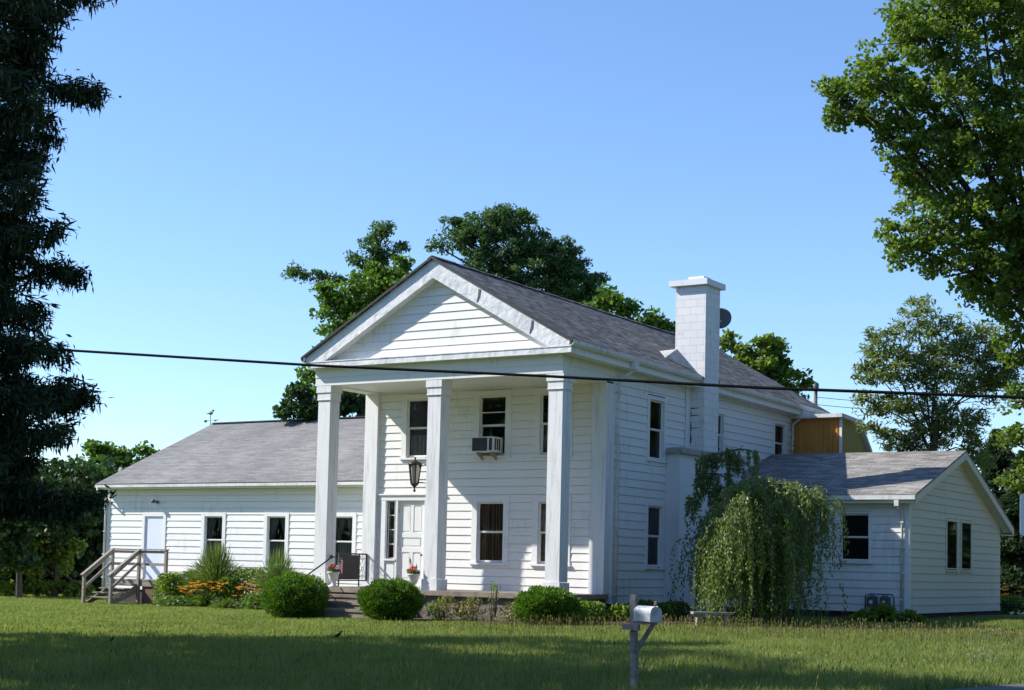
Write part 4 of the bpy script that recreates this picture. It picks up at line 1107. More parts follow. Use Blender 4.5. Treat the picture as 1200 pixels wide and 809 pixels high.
# ------------------------------------------------------------------ weeping tree
def weeping():
    base = np.array([4.35, 3.3, 0.0]); base[2] = float(gz(base[0], base[1]))
    t = thing('weeping_tree', base, 'weeping tree with hanging leafy strands in front of the chimney base and addition', 'tree')
    tr = MB()
    D = 38.6
    top = at(888, 562, D)
    tr.tube([base, base + [.1, 0, 1.2], base + [.05, .1, 2.4], top + [0, 0, -.3]], [.13, .10, .08, .04], 8)
    PC, PA = [], []
    def strand(p0, out, L, droop, n, wob=.05, leafscale=1.0):
        """a branchlet leaving p0 along out, bending down over length L"""
        p = np.array(p0, float); d = np.array(out, float); d /= np.linalg.norm(d) + 1e-9
        step = L / n; pts = [p.copy()]
        for i in range(n):
            d = d + np.array([0, 0, -droop]) + rng.normal(0, wob, 3); d /= np.linalg.norm(d)
            p = p + d * step; zg = float(gz(p[0], p[1])) + .12
            if p[2] < zg: break
            pts.append(p.copy())
            for _ in range(3):
                a = d * .5 + np.array([0, 0, -.55]) + rng.normal(0, .4, 3); a = a / np.linalg.norm(a) * rng.uniform(.028, .05) * leafscale
                PC.append(p + rng.normal(0, .035, 3) + a); PA.append(a)
        return pts
    def mass(arcs, n_str, Lr, spread_):
        for (P0, P1, P2, w) in arcs:       # quadratic arcs in the world along which strands hang
            c0, c1, c2 = [np.array(q) for q in (P0, P1, P2)]
            tr.tube([c0 * (1 - s) ** 2 + 2 * c1 * s * (1 - s) + c2 * s * s for s in np.linspace(0, 1, 7)], np.linspace(.035, .008, 7), 5, cap=False)
            for _ in range(int(n_str * w)):
                s = (rng.integers(0, 4) + .5) / 4 + rng.normal(0, .03); s = min(1, max(0, s)); c = c0 * (1 - s) ** 2 + 2 * c1 * s * (1 - s) + c2 * s * s
                th = rng.random() * 6.283
                pts = strand(c + rng.normal(0, spread_ * .8, 3) * [1, 1, .5], (math.cos(th), math.sin(th), .5), rng.uniform(*Lr), .28, 30)
                if rng.random() < .25 and len(pts) > 4: tr.tube(pts[::3], .006, 3, cap=False)
    W = lambda px, py, d: at(px, py, d)
    arcs = []
    # main dome (front, sunlit)
    for (px1, py1, px2, py2, dd) in ((850, 560, 835, 640, -.4), (860, 570, 850, 650, -1.0), (880, 545, 870, 640, -1.4), (900, 560, 905, 640, -1.3), (918, 560, 925, 650, -.9),
                                     (850, 600, 832, 670, -.1), (850, 620, 845, 690, -1.0), (895, 545, 890, 600, -.7), (860, 590, 838, 650, -1.2), (872, 560, 858, 620, -1.6)):
        arcs.append((top + [0, 0, -.15], W(px1, py1, D + dd), W(px2, py2, D + dd), 1.0))
    mass(arcs, 46, (1.0, 2.1), .13)
    # right drapery
    arcs = []
    for (px1, py1, px2, py2, dd) in ((935, 562, 958, 590, -.2), (945, 560, 978, 585, .1), (940, 575, 966, 600, -.3), (950, 562, 985, 600, .6), (925, 585, 942, 630, .6)):
        arcs.append((top + [0, 0, -.1], W(px1, py1, D + dd), W(px2, py2, D + dd), 1.0))
    mass(arcs, 26, (.9, 2.2), .10)
    # dark mass behind on the left
    arcs = []
    for (px1, py1, px2, py2, dd) in ((850, 590, 805, 640, 1.6), (860, 580, 815, 620, 2.0), (850, 600, 812, 660, 1.2), (870, 585, 830, 610, 2.2), (860, 600, 830, 650, 1.4)):
        arcs.append((top + [0, .8, -.5], W(px1, py1, D + dd), W(px2, py2, D + dd), 1.0))
    mass(arcs, 46, (.9, 2.0), .14)
    # high arching spray over the ledge
    arcs = [(top + [0, 1.0, -.6], W(868, 522, D + 2.6), W(845, 530, D + 2.6), .8), (W(862, 575, D + 2.4), W(842, 540, D + 2.6), W(812, 565, D + 2.6), 1.0),
            (W(870, 580, D + 2.4), W(835, 558, D + 2.6), W(806, 590, D + 2.5), 1.0), (W(850, 530, D + 2.6), W(880, 522, D + 2.6), W(884, 534, D + 2.6), .35), (W(850, 532, D + 2.6), W(830, 530, D + 2.6), W(818, 540, D + 2.6), .5)]
    mass(arcs, 24, (.3, .75), .07)
    # inner filling
    for _ in range(260):
        p = top * .45 + base * .55 + rng.normal(0, 1, 3) * [.5, .45, .6]
        strand(p, (rng.normal(), rng.normal(), .2), rng.uniform(.5, 1.2), .3, 20)
    tr.build('trunk', 'bark_grey', t, True)
    C = np.array(PC); A = np.array(PA)
    B = np.cross(A, unit(len(A))); B = B / np.linalg.norm(B, axis=1, keepdims=True) * np.linalg.norm(A, axis=1, keepdims=True) * .48
    cards('crown', C, A, B, 'leaf_willow', t)
weeping()

# ------------------------------------------------------------------ bushes and bed plants
def yew(px, y_plane, top_px, wpx, lab):
    c2 = on_y(px, top_px, y_plane); g = np.array([c2[0], y_plane, float(gz(c2[0], y_plane))]); d = float(np.dot(R_[2], g - CAM))
    r = px_r(wpx / 2, d); h = c2[2] - g[2]
    t = thing('yew_bush', g, lab, 'bush', 'clipped yews in front of the porch')
    c = g + np.array([0, 0, h * .5])
    MB().blob(c - [0, 0, .03], 1, 16, 10, r * .8, r * .8, h * .44, .03).build('inner_foliage', 'core', t, True)  # solid core under the leaf shell; its dark colour carries the inner shade
    n = 15000
    dv = unit(n); ph = rng.random(6) * 6.28; lump = 1 + .10 * np.sin(dv[:, 0] * 6 + dv[:, 2] * 5 + ph[0]) * np.sin(dv[:, 1] * 5 + ph[1]) + .05 * np.sin(dv[:, 1] * 13 + ph[2]) * np.sin(dv[:, 2] * 11 + ph[3]) + .04 * np.sin(dv[:, 0] * 21 + ph[4]) * np.sin(dv[:, 2] * 19 + ph[5])
    lump = lump + (rng.random(n) < .03) * rng.uniform(0, .13, n)
    P = c + dv * np.array([r, r, h * .54]) * (lump * (.86 + .17 * rng.random(n)))[:, None]
    P[:, 2] = np.maximum(P[:, 2], g[2] + .02 + .1 * rng.random(n))
    A = (dv * .8 + unit(n) * .6 + [0, 0, .5]); A = A / np.linalg.norm(A, axis=1, keepdims=True) * rng.uniform(.022, .05, (n, 1))
    B = np.cross(A, unit(n)); B = B / np.linalg.norm(B, axis=1, keepdims=True) * .012
    cards('foliage', P, A, B, 'leaf_yew', t)
    return g
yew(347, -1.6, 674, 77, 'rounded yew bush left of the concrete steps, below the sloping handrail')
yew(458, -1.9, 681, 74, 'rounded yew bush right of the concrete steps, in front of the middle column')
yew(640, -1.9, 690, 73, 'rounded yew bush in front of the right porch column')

def plant(name, lab, x, y, h, r, n, leaf, ln, wd, group=None, cat='plant', flowers=None, arch=.5, stem=False):
    g = np.array([x, y, float(gz(x, y))])
    t = thing(name, g, lab, cat, group)
    th = rng.random(n) * 6.283; rr2 = r * rng.random(n) ** .6
    if stem:     # arching blades that rise from the crown
        segs = 4; Cs, As = [], []
        lean = rng.uniform(.05, 1, n); Hh = h * rng.uniform(.6, 1.08, n) * (1 - .25 * lean)
        b0 = g + np.stack([np.cos(th), np.sin(th), 0 * th], 1) * (r * .22 * rng.random((n, 1)))
        prev = b0
        for k in range(1, segs + 1):
            s = k / segs
            cur = b0 + np.stack([np.cos(th) * r * lean * s ** 1.8, np.sin(th) * r * lean * s ** 1.8, Hh * (s - arch * lean * s ** 3)], 1)
            Cs.append((prev + cur) / 2); As.append((cur - prev) / 2 * 1.15); prev = cur
        C = np.concatenate(Cs); A = np.concatenate(As)
        B = np.cross(A, unit(len(A))); B = B / np.linalg.norm(B, axis=1, keepdims=True) * wd
    else:
        zz = h * rng.random(n) ** .75
        prof = np.sqrt(np.clip(1 - (zz / h - .35) ** 2 / .6, .05, 1))
        C = g + np.stack([np.cos(th) * rr2 * prof, np.sin(th) * rr2 * prof, zz], 1)
        A, B = rand_frames(n, ln, wd, .5)
        m = MB()
        for k in range(9):
            q = C[rng.integers(n)]; m.tube([g, (g + q) / 2 + [0, 0, .05], q], [.012, .009, .004], 4, cap=False)
        m.build('stem', 'bark_grey', t)
    cards('foliage', C, A, B, leaf, t)
    if flowers:
        fmat, nf, fz0, fz1, fs = flowers
        for k in range(nf):
            a = rng.random() * 6.283; q = g + [math.cos(a) * r * .85 * rng.random() ** .5, math.sin(a) * r * .85 * rng.random() ** .5, rng.uniform(fz0, fz1)]
            C6, A6, B6 = [], [], []
            for j in range(6):
                b = j * 1.047 + rng.random() * .3; dd = np.array([math.cos(b), math.sin(b), .55]); dd /= np.linalg.norm(dd)
                C6.append(q + dd * fs * .5); A6.append(dd * fs * .5); s_ = np.cross(dd, [0, 0, 1.]); B6.append(s_ / np.linalg.norm(s_) * fs * .22)
            cards('flower', C6, A6, B6, fmat, t)
    return t
BED = 'plants in the bed along the wing'
def bedp(px, y, zc=0):
    p = on_y(px, 700, y); return p[0], y
X_, Y_ = bedp(252, 4.9); plant('ornamental_grass', 'tall arching ornamental grass clump under the first wing window', X_, Y_, 2.15, 1.15, 1900, 'leaf_reed', 0, .011, BED, 'ornamental grass', stem=True, arch=.45)
X_, Y_ = bedp(325, 4.9); plant('ornamental_grass', 'smaller ornamental grass clump under the second wing window beside the left yew', X_, Y_, 2.0, .9, 1100, 'leaf_reed', 0, .011, BED, 'ornamental grass', stem=True, arch=.4)
X_, Y_ = bedp(200, 4.4); plant('leafy_shrub', 'green shrub at the right foot of the wooden deck', X_, Y_, 1.05, .6, 1500, 'leaf_maple', .055, .035, BED, 'shrub')
X_, Y_ = bedp(222, 5.3); plant('leafy_shrub', 'loose pale shrub between the deck shrub and the tall grass', X_, Y_, 1.15, .45, 700, 'leaf_willow', .05, .03, BED, 'shrub')
X_, Y_ = bedp(290, 5.2); plant('leafy_shrub', 'open rose like shrub between the two grass clumps', X_, Y_, 1.25, .75, 1400, 'leaf_willow', .05, .035, BED, 'shrub')
X_, Y_ = bedp(268, 4.6); plant('leafy_shrub', 'dark shrub at the foot of the tall grass', X_, Y_, .95, .5, 1200, 'leaf_maple', .05, .035, BED, 'shrub')
X_, Y_ = bedp(243, 3.9); plant('daylily_clump', 'largest orange daylily clump in front of the tall grass', X_, Y_, .62, .75, 700, 'leaf_bed', 0, .014, BED, 'flowers', ('petal_orange', 60, .5, .80, .11), stem=True, arch=.7)
X_, Y_ = bedp(222, 3.9); plant('daylily_clump', 'orange daylilies at the left end of the bed by the deck shrub', X_, Y_, .5, .45, 350, 'leaf_bed', 0, .014, BED, 'flowers', ('petal_orange', 16, .42, .66, .11), stem=True, arch=.7)
X_, Y_ = bedp(292, 4.1); plant('daylily_clump', 'small orange daylily clump near the left yew', X_, Y_, .6, .5, 420, 'leaf_bed', 0, .014, BED, 'flowers', ('petal_orange', 22, .5, .78, .11), stem=True, arch=.7)
X_, Y_ = bedp(268, 3.5); plant('daylily_clump', 'low yellow green daylily leaves without flowers in the middle of the bed', X_, Y_, .4, .6, 500, 'leaf_bed', 0, .014, BED, 'plant', ('petal_orange', 3, .35, .45, .10), stem=True, arch=.7)
X_, Y_ = bedp(305, 3.5); plant('leafy_plant', 'broad yellow green foliage in front of the smaller daylilies', X_, Y_, .5, .6, 900, 'leaf_bed', .06, .035, BED)
X_, Y_ = bedp(205, 3.4); plant('leafy_plant', 'low yellow green foliage at the right foot of the deck', X_, Y_, .35, .7, 700, 'leaf_bed', .05, .03, BED)
WD = 'weeds along the porch foundation'
wlab = [(510, 'dark green weed just right of the middle yew'), (525, 'pale thin weed against the left of the foundation'), (540, 'yellow leaved weed with a tall white stalk'), (556, 'mixed green weed in the middle of the foundation'),
        (572, 'brownish dry weed beside the tall seedling'), (583, 'tall seedling reaching above the porch floor'), (597, 'yellowing broad leaved weed left of the right yew')]
for i, (px, lab) in enumerate(wlab):
    p = on_y(px, 712, -.9); tall = 1.0 if 'tall seedling' in lab else (.62 if i % 2 else .5)
    plant('weed', lab, p[0], -.75 - .25 * (i % 2), tall, .34 if tall < .9 else .16, 260 if tall < .9 else 60, 'leaf_dry' if i not in (0, 5) else 'leaf_maple', .045, .022, WD, stem=False)
o = MB(); pts = [(-5.0, -.3), (-5.0, -1.5), (-3, -1.6), (-1, -1.5), (1.0, -1.4), (2.2, -.8), (2.6, .5), (2.4, 3.5), (.45, 5.2), (0.03, 2.4), (0.03, -.3)]
o.face([(a, b, float(gz(a, b)) + .045) for a, b in pts])
o = o.build('garden_bed', 'soil'); o['kind'] = 'structure'; o['label'] = 'bare soil strip along the porch foundation'
FP = 'leafy plants along the shaded side wall'
for (px, y, h, r, lab) in ((672, -1.6, .45, .45, 'leafy plant beside the right yew'), (690, -.9, .55, .5, 'taller leafy plant at the porch corner'), (728, 2.0, .42, .4, 'leafy plant right of the downspout foot'), (752, 2.6, .55, .45, 'plant below the lower side window behind the mailbox'),
                      (775, 3.4, .45, .5, 'plant at the foot of the chimney base'), (792, 4.0, .5, .45, 'plant left of the bench')):
    p = on_y(px, 720, y); plant('leafy_plant', lab, p[0], y, h, r, 500, 'leaf_maple', .07, .035, FP)
def hosta(px, py, y, s, lab):
    p = on_y(px, py, y); plant('hosta', lab, p[0], y, .5 * s, .62 * s, 190, 'leaf_maple', 0, .05, 'hostas in front of the addition', 'plant', stem=True, arch=.75)
hosta(1033, 730, 6.6, 1.15, 'large hosta in front of the gas meters'); hosta(1065, 728, 7.0, .8, 'small hosta at the foot of the addition corner'); hosta(1010, 730, 6.9, .7, 'small hosta left of the gas meters')
p = at(1184, 714, 58); plant('daylily_clump', 'orange and yellow flowers beyond the driveway at the right edge', p[0], p[1], .7, 1.0, 600, 'leaf_bed', 0, .02, None, 'flowers', ('petal_orange', 22, .5, .85, .16), stem=True, arch=.7)
p = at(1181, 722, 50); plant('leafy_plant', 'small dark plant at the rear corner of the addition', p[0], p[1], .45, .5, 400, 'leaf_dark', .07, .04)

# ------------------------------------------------------------------ grass
def grass():
    def depth_px(P):
        c = (P - CAM) @ R_.T; return PX0 + FPX * c[:, 0] / c[:, 2], PY0 + FPX * c[:, 1] / c[:, 2], c[:, 2]
    n = 1500000
    X = rng.uniform(-32, 22, n); Y = rng.uniform(-26, 22, n)
    P = np.stack([X, Y, gz(X, Y)], 1)
    sx, sy, d = depth_px(P)
    keep = (sx > -60) & (sx < 1260) & (sy < 850) & (d > 12)
    keep &= rng.random(n) < np.clip((30 / np.maximum(d, 1)) ** 1.5, .10, 1)
    # not inside the house, steps, road
    inh = ((X > -7.8) & (X < .1) & (Y > -.3)) | ((X > -22.4) & (X < -7) & (Y > 6.4)) | ((X > 0) & (X < 5.8) & (Y > 8.4)) | ((X > 0) & (X < .5) & (Y > 2)) | ((X > -7) & (X < -4.4) & (Y > -1.2))
    off = (X - ROAD_P[0]) * ROAD_D[1] - (Y - ROAD_P[1]) * ROAD_D[0]
    keep &= ~inh & (off < 0.05 * rng.normal(size=n))
    soil = (X > -4.9) & (X < 2.2) & (Y > -1.4) & (Y < 3); keep &= ~(soil & (rng.random(n) < .9))
    P = P[keep]; d = d[keep]; X, Y = P[:, 0], P[:, 1]; m = len(P)
    # rough unmown belt right of the steps, towards the road
    roughf = np.clip((X - (-1.0 + .15 * Y)) / 3, 0, 1) * np.clip((-2.2 - Y + .25 * (X - 4)) / 2 + .5, 0, 1)
    roughf = np.clip(roughf * (.65 + .5 * np.sin(X * .9 + Y * .6) * np.sin(Y * .8 - X * .3)), 0, 1)
    h = (.045 + .035 * rng.random(m)) * (1 + 1.1 * roughf + np.clip((-9 - Y) / 9, 0, 1) * 1.0)
    w = .006 + .00022 * d
    lean = rng.normal(0, .4, (m, 2))
    A = np.stack([lean[:, 0] * h, lean[:, 1] * h, h], 1)
    a = rng.random(m) * 3.1416; B = np.stack([np.cos(a) * w, np.sin(a) * w, 0 * a], 1)
    o = cards('grass', P, A, B, 'blade', None, tri=True); o['kind'] = 'stuff'; o['label'] = 'short mixed lawn grass, rougher towards the road'
    # seed stalks
    n = 19000
    X = rng.uniform(-4, 13, n); Y = rng.uniform(-20, 6.5, n)
    rf = np.clip((X - (-.5 + .15 * Y)) / 2, 0, 1) * np.exp(-((Y - (-2.5 + .25 * (X - 4))) / 2.6) ** 2)
    rf = rf + .16 * np.clip((-9 - Y) / 5, 0, 1)
    off = (X - ROAD_P[0]) * ROAD_D[1] - (Y - ROAD_P[1]) * ROAD_D[0]
    k = (rng.random(n) < rf) & (off < -.1) & ~((X < 6) & (Y > 6)) & ~((X < 2.4) & (Y > -1.7))
    X, Y = X[k], Y[k]; m = len(X); P = np.stack([X, Y, gz(X, Y)], 1)
    h = rng.uniform(.14, .34, m); ln_ = rng.normal(0, .12, (m, 2))
    A = np.stack([ln_[:, 0] * h, ln_[:, 1] * h, h], 1); a = rng.random(m) * 3.1416
    B = np.stack([np.cos(a) * .004, np.sin(a) * .004, 0 * a], 1)
    C2 = P + A * .95; A2 = A / np.linalg.norm(A, axis=1, keepdims=True) * .035; B2 = B * 2.6
    o = cards('seed_grass', np.concatenate([P + A * .5, C2]), np.concatenate([A * .5, A2]), np.concatenate([B, B2]), 'seed', None)
    o['kind'] = 'stuff'; o['label'] = 'brownish seeding grass stalks in the unmown strip'
grass()
def wildflowers(name, lab, pts, mat, sz, zr):
    C, A, B = [], [], []
    for (px, py) in pts:
        g = on_ground(px, py + 5)
        q = g + np.array([0, 0, rng.uniform(*zr)])
        for j in range(5):
            b = j * 1.2566; dd = np.array([math.cos(b), math.sin(b), .25]) + rng.normal(0, .5, 3)
            dd /= np.linalg.norm(dd); C.append(q + dd * sz * .5); A.append(dd * sz * .5); s_ = np.cross(dd, [0, 0, 1.]); B.append(s_ / np.linalg.norm(s_) * sz * .3)
    o = cards(name, C, A, B, mat); o['kind'] = 'stuff'; o['label'] = lab
P1 = [(1160 + rng.normal(0, 16), 775 + rng.normal(0, 13)) for _ in range(42)] + [(1120, 750), (1129, 757), (1112, 765), (1134, 765)]
wildflowers('wildflowers', 'lilac chicory flowers in the rough grass near the road', P1, 'lilac', .02, (.12, .4))
P2 = [(rng.uniform(20, 560), rng.uniform(775, 806)) for _ in range(60)] + [(30 + rng.normal(0, 8), 792 + rng.normal(0, 5)) for _ in range(8)] + [(105 + rng.normal(0, 10), 792 + rng.normal(0, 5)) for _ in range(8)] + \
     [(rng.uniform(630, 720), rng.uniform(785, 806)) for _ in range(14)] + [(rng.uniform(830, 960), rng.uniform(768, 800)) for _ in range(14)]
wildflowers('wildflowers', 'scattered lilac and blue flowers in the shaded foreground grass', P2, 'lilac', .016, (.1, .25))
P3 = [(rng.uniform(0, 1180), rng.uniform(716, 806)) for _ in range(260)]
wildflowers('clover_flowers', 'tiny white clover heads dotted over the lawn', P3, 'whitepetal', .012, (.04, .12))

# ------------------------------------------------------------------ concrete steps, handrail, porch rail
st = thing('concrete_steps', (-5.7, -.8, 0), 'worn concrete steps up to the porch between the left and middle columns', 'steps')
m = MB()
for k, (zt, ya) in enumerate(((0.48, -.62), (.31, -.95), (.14, -1.3))):
    m2 = MB(); m2.box(-7.05, ya, zt - .07, -4.45, -.275 if k == 0 else (-.62, -.95)[k - 1] - .001 + .0, zt); m2.box(-7.0, ya + .03, -.3, -4.5, -.28 if k == 0 else (-.62, -.95)[k - 1] - .001, zt - .0701)
    m2.build('step', 'concrete', st)
hr = thing('handrail', (-7.1, -.2, .65), 'thin black iron handrail sloping down beside the left yew', 'handrail')
MB().tube([(-7.17, .25, 1.44), (-6.98, .12, 1.44), (-6.98, -.05, 1.40), (-7.05, -1.35, .72), (-7.06, -1.5, .62)], .02, 8).build('rail', 'black_iron', hr, True)
MB().tube([(-7.06, -1.42, .68), (-7.06, -1.42, -.2)], .016, 8).build('post', 'black_iron', hr, True)
MB().tube([(-7.19, .25, 1.44), (-7.17, .25, 1.44)], .05, 12).build('flange', 'black_iron', hr, True)
pr = thing('porch_railing', (-7.5, 1.4, .65), 'black iron railing with scrollwork and dark panel at the porch left end', 'railing')
m = MB(); xx = -7.5
m.box(xx - .015, .5, 1.52, xx + .015, 2.17, 1.56); m.box(xx - .015, .5, .80, xx + .015, 2.17, .83)
for y in (.5, .95, 1.83, 2.14): m.box(xx - .0149, y, .651 if y in (.95, 1.83) else .8301, xx + .0149, y + .03, 1.5199)
m.build('frame', 'black_iron', pr)
MB().box(xx - .008, .99, .84, xx + .008, 1.82, 1.51).build('solid_panel', 'dark_panel', pr)
m = MB()
for (yc, zc, s, f) in ((1.92, 1.42, 1, -1), (2.06, 1.42, -1, -1), (1.92, .93, 1, 1), (2.06, .93, -1, 1)):
    m.tube([(xx, yc + s * .05 * (1 - k / 22) * math.cos(k * .42), zc + f * .05 * (1 - k / 22) * math.sin(k * .42)) for k in range(20)], .006, 5)
m.tube([(xx, 1.87, 1.34), (xx, 1.99, 1.06), (xx, 2.11, 1.34)], .006, 5); m.tube([(xx, 1.87, 1.0), (xx, 1.99, 1.2), (xx, 2.11, 1.0)], .006, 5); m.tube([(xx, 1.99, .84), (xx, 1.99, 1.06)], .006, 5); m.tube([(xx, 1.99, 1.30), (xx, 1.99, 1.52)], .006, 5)
m.build('scrollwork', 'black_iron', pr, True)

# urns
def urn(x, y, lab, extra=None):
    t = thing('planter', (x, y, .651), lab, 'planter', 'white urns at the top of the steps')
    MB().lathe((x, y, .651), [(.0, 0), (.13, 0), (.13, .03), (.05, .07), (.045, .12), (.09, .16), (.13, .26), (.15, .36), (.175, .375), (.175, .40), (.15, .40), (.14, .34), (0, .34)], 20).build('urn', 'plastic_white', t, True)
    MB().lathe((x, y, .651), [(0, .33), (.14, .33), (.13, .37), (0, .375)], 14).build('potting_soil', 'soil', t, True)
    n = 260; P = np.array([x, y, 1.03]) + unit(n) * [.17, .17, .09] * rng.random((n, 1)) ** .4; P[:, 2] += .05
    A, B = rand_frames(n, .03, .025, .6); cards('foliage', P, A, B, 'leaf_maple', t)
    for (dx, dz, s, mt, nn) in ((0.02, .2, .075, 'petal_red', 70), (-.06, .16, .05, 'petal_red', 40)):
        P = np.array([x + dx, y - .06, 1.03 + dz - .05]) + unit(nn) * s * [1, 1, .8]; A, B = rand_frames(nn, .022, .02, .2); cards('flower', P, A, B, mt, t)
    for (dx, mt) in ((.12, 'whitepetal'), (-.15, 'lilac')):
        P = np.array([x + dx, y - .03, 1.14]) + unit(40) * [.05, .05, .035]; A, B = rand_frames(40, .016, .014, .2); cards('flower', P, A, B, mt, t)
    return t
urn(-6.88, -.02, 'white urn of red geraniums beside the left column at the top of the steps')
urn(-4.28, -.02, 'white urn of red geraniums at the foot of the middle column')
def small_flag(x, y, z, lean, L, w, h, lab):
    t = thing('flag', (x, y, z), lab, 'flag', 'small flags stuck in the urns')
    tip = (x + lean, y, z + L)
    MB().tube([(x, y, z), tip], .005, 6).build('staff', 'wood_bench', t, True)
    m = MB(); N = 8
    # hanging limp from the staff: folds
    for k in range(N):
        s0, s1 = k / N, (k + 1) / N
        f = lambda s: np.array([x + lean * .95 + .0 + w * .62 * s, y - .03 * math.sin(s * 9), z + L * .97 - .13 * s])
        a, b = f(s0), f(s1)
        m.face([a - [0, 0, h], b - [0, 0, h * (1 + .15 * s1)], b, a], [(s0, 0), (s1, 0), (s1, 1), (s0, 1)])
    m.build('cloth', 'flag', t)
small_flag(-6.72, -.1, 1.02, .07, .5, .25, .36, 'small striped flag hanging from a stick in the left urn')
small_flag(-4.22, -.06, 1.02, -.16, .46, .06, .12, 'small furled flag leaning left in the right urn')
small_flag(-4.16, -.02, 1.02, -.04, .30, .05, .12, 'short furled flag upright in the right urn')

# lantern on the middle column
lx, ly, lz = -4.52, .25, 3.14
t = thing('wall_lantern', (-4.05, ly, 3.5), 'large black tapered lantern bracketed to the side of the middle column', 'lantern')
m = MB(); m.lathe((lx, ly, lz), [(0, 0), (.03, .01), (.035, .05), (.018, .08), (.02, .12), (.07, .17), (.10, .20), (.11, .22), (.0, .22)], 12); m.lathe((lx, ly, lz), [(.0, .70), (.17, .70), (.2, .715), (.2, .73), (.13, .77), (.06, .80), (.03, .82), (.02, .86), (.028, .88), (.0, .92)], 12)
m.build('lamp_cap', 'bronze', t, True)
for k in range(6):
    a = k * math.pi / 3 + .26; c, s = math.cos(a), math.sin(a)
    MB().tube([(lx + .10 * c, ly + .10 * s, lz + .21), (lx + .165 * c, ly + .165 * s, lz + .71)], .018, 5).build('lantern_bar', 'bronze', t)
MB().lathe((lx, ly, lz), [(0, .225), (.085, .225), (.145, .699), (0, .699)], 6).build('lamp_glass', 'lampglass', t)
m = MB(); m.tube([(lx + .14, ly, lz + .66), (lx + .3, ly, lz + .7), (-4.06, ly, lz + .66)], .022, 6); m.box(-4.11, ly - .07, lz + .56, -4.045, ly + .07, lz + .76); m.build('upper_bracket', 'bronze', t)
m = MB(); m.tube([(lx + .08, ly, lz + .25), (lx + .3, ly, lz + .24), (-4.06, ly, lz + .24)], .016, 6); m.box(-4.11, ly - .07, lz + .14, -4.045, ly + .07, lz + .32); m.build('lower_bracket', 'bronze', t)

# air conditioner in the upper window
ax0, ax1, az0, az1, ay = -3.90, -3.22, 4.28, 4.68, 1.90
t = thing('air_conditioner', (-3.55, 2.2, 4.28), 'white window air conditioner sticking out of the upper middle window', 'air conditioner')
m = MB(); m.box(ax0, ay + .0, az0, ax1, 2.36, az1); m.build('casing', 'plastic_white', t)
MB().box(ax0 + .02, ay - .012, az0 + .03, ax0 + .49, ay - .001, az1 - .03).build('grille', 'dark_grille', t)
m = MB()
for k in range(3): m.box(ax1 + .0015, ay + .06 + k * .10, az0 + .05, ax1 + .008, ay + .12 + k * .10, az1 - .05)
m.box(ax0 + .55, ay - .012, az0 + .04, ax0 + .64, ay - .001, az1 - .04)
m.build('side_vent', 'dark_grille', t)
m = MB(); m.box(ax0 + .1, 1.98, az0 - .05, ax0 + .15, 2.25, az0 - .001); m.box(ax1 - .15, 1.98, az0 - .05, ax1 - .1, 2.25, az0 - .001); m.prism([(ax0 + .1, 1.98, az0 - .05), (ax0 + .1, 2.25, az0 - .05), (ax0 + .1, 2.25, az0 - .2)], (.04, 0, 0)); m.prism([(ax1 - .14, 1.98, az0 - .05), (ax1 - .14, 2.25, az0 - .05), (ax1 - .14, 2.25, az0 - .2)], (.04, 0, 0))
m.build('support_bracket', 'wood_bench', t)

# satellite dish behind the chimney
t = thing('satellite_dish', (.2, 7.8, 8.3), 'grey satellite dish mounted behind the top of the chimney', 'satellite dish')
c = np.array([.30, 8.12, 8.43]); nn = np.array([.30, -.85, .42]); nn /= np.linalg.norm(nn)
a_ = np.cross(nn, [0, 0, 1.]); a_ /= np.linalg.norm(a_); b_ = np.cross(nn, a_)
m = MB(); rings = []
for k in range(7):
    r = .33 * k / 6 + .001; i = len(m.v)
    for j in range(24):
        th = j * math.pi / 12; m.v.append(tuple(c + a_ * r * math.cos(th) * .95 + b_ * r * math.sin(th) * 1.05 + nn * (.5 * r * r)))
    rings.append(i)
for k in range(6):
    for j in range(24): m.f.append((rings[k] + j, rings[k] + (j + 1) % 24, rings[k + 1] + (j + 1) % 24, rings[k + 1] + j))
nv = len(m.v); m.v += [tuple(np.array(p) - nn * .015) for p in m.v]; m.f += [tuple(q + nv for q in f[::-1]) for f in m.f]
m.build('reflector', 'dishgrey', t, True)
MB().tube([tuple(c - nn * .02), tuple(c - nn * .12 - [0, 0, .1]), (.1, 7.8, 8.2), (.1, 7.71, 8.2)], .02, 6).build('mount', 'dishgrey', t, True)
MB().tube([tuple(c - b_ * -.3), tuple(c + nn * .35 + b_ * .12), tuple(c + nn * .4)], .012, 6).build('feed_arm', 'dishgrey', t, True)

# small fixtures
t = thing('wall_floodlight', (-19.95, 6.45, 3.2), 'small grey floodlight on the wing wall above the door', 'floodlight')
m = MB(); m.tube([(-19.95, 6.47, 3.22), (-19.95, 6.3, 3.26)], .02, 6); m.lathe((-19.95, 6.27, 3.18), [(0, 0), (.07, .0), (.06, .1), (.02, .13), (0, .13)], 10); m.build('lamp_head', 'meter', t, True)
MB().box(-20.0, 6.44, 3.17, -19.9, 6.475, 3.27).build('back_plate', 'meter', t)
wv = at(242, 497, float(np.dot(R_[2], np.array([-22.7, 11.8, 6.45]) - CAM)))
t = thing('weather_vane', (-22.7, 11.8, 6.46), 'tiny dark weather vane with a bird on the left tip of the wing ridge', 'weather vane')
m = MB(); m.tube([(-22.7, 11.8, 6.4), (-22.7, 11.8, 6.95)], .014, 6); m.tube([(-22.98, 11.8, 6.6), (-22.3, 11.8, 6.6)], .016, 6); m.prism([(-22.5, 11.8, 6.62), (-22.3, 11.8, 6.6), (-22.5, 11.8, 6.53)][::-1], (0, .02, 0))
m.blob((-22.95, 11.8, 6.56), .06, 8, 6); m.build('arrow', 'meter', t)
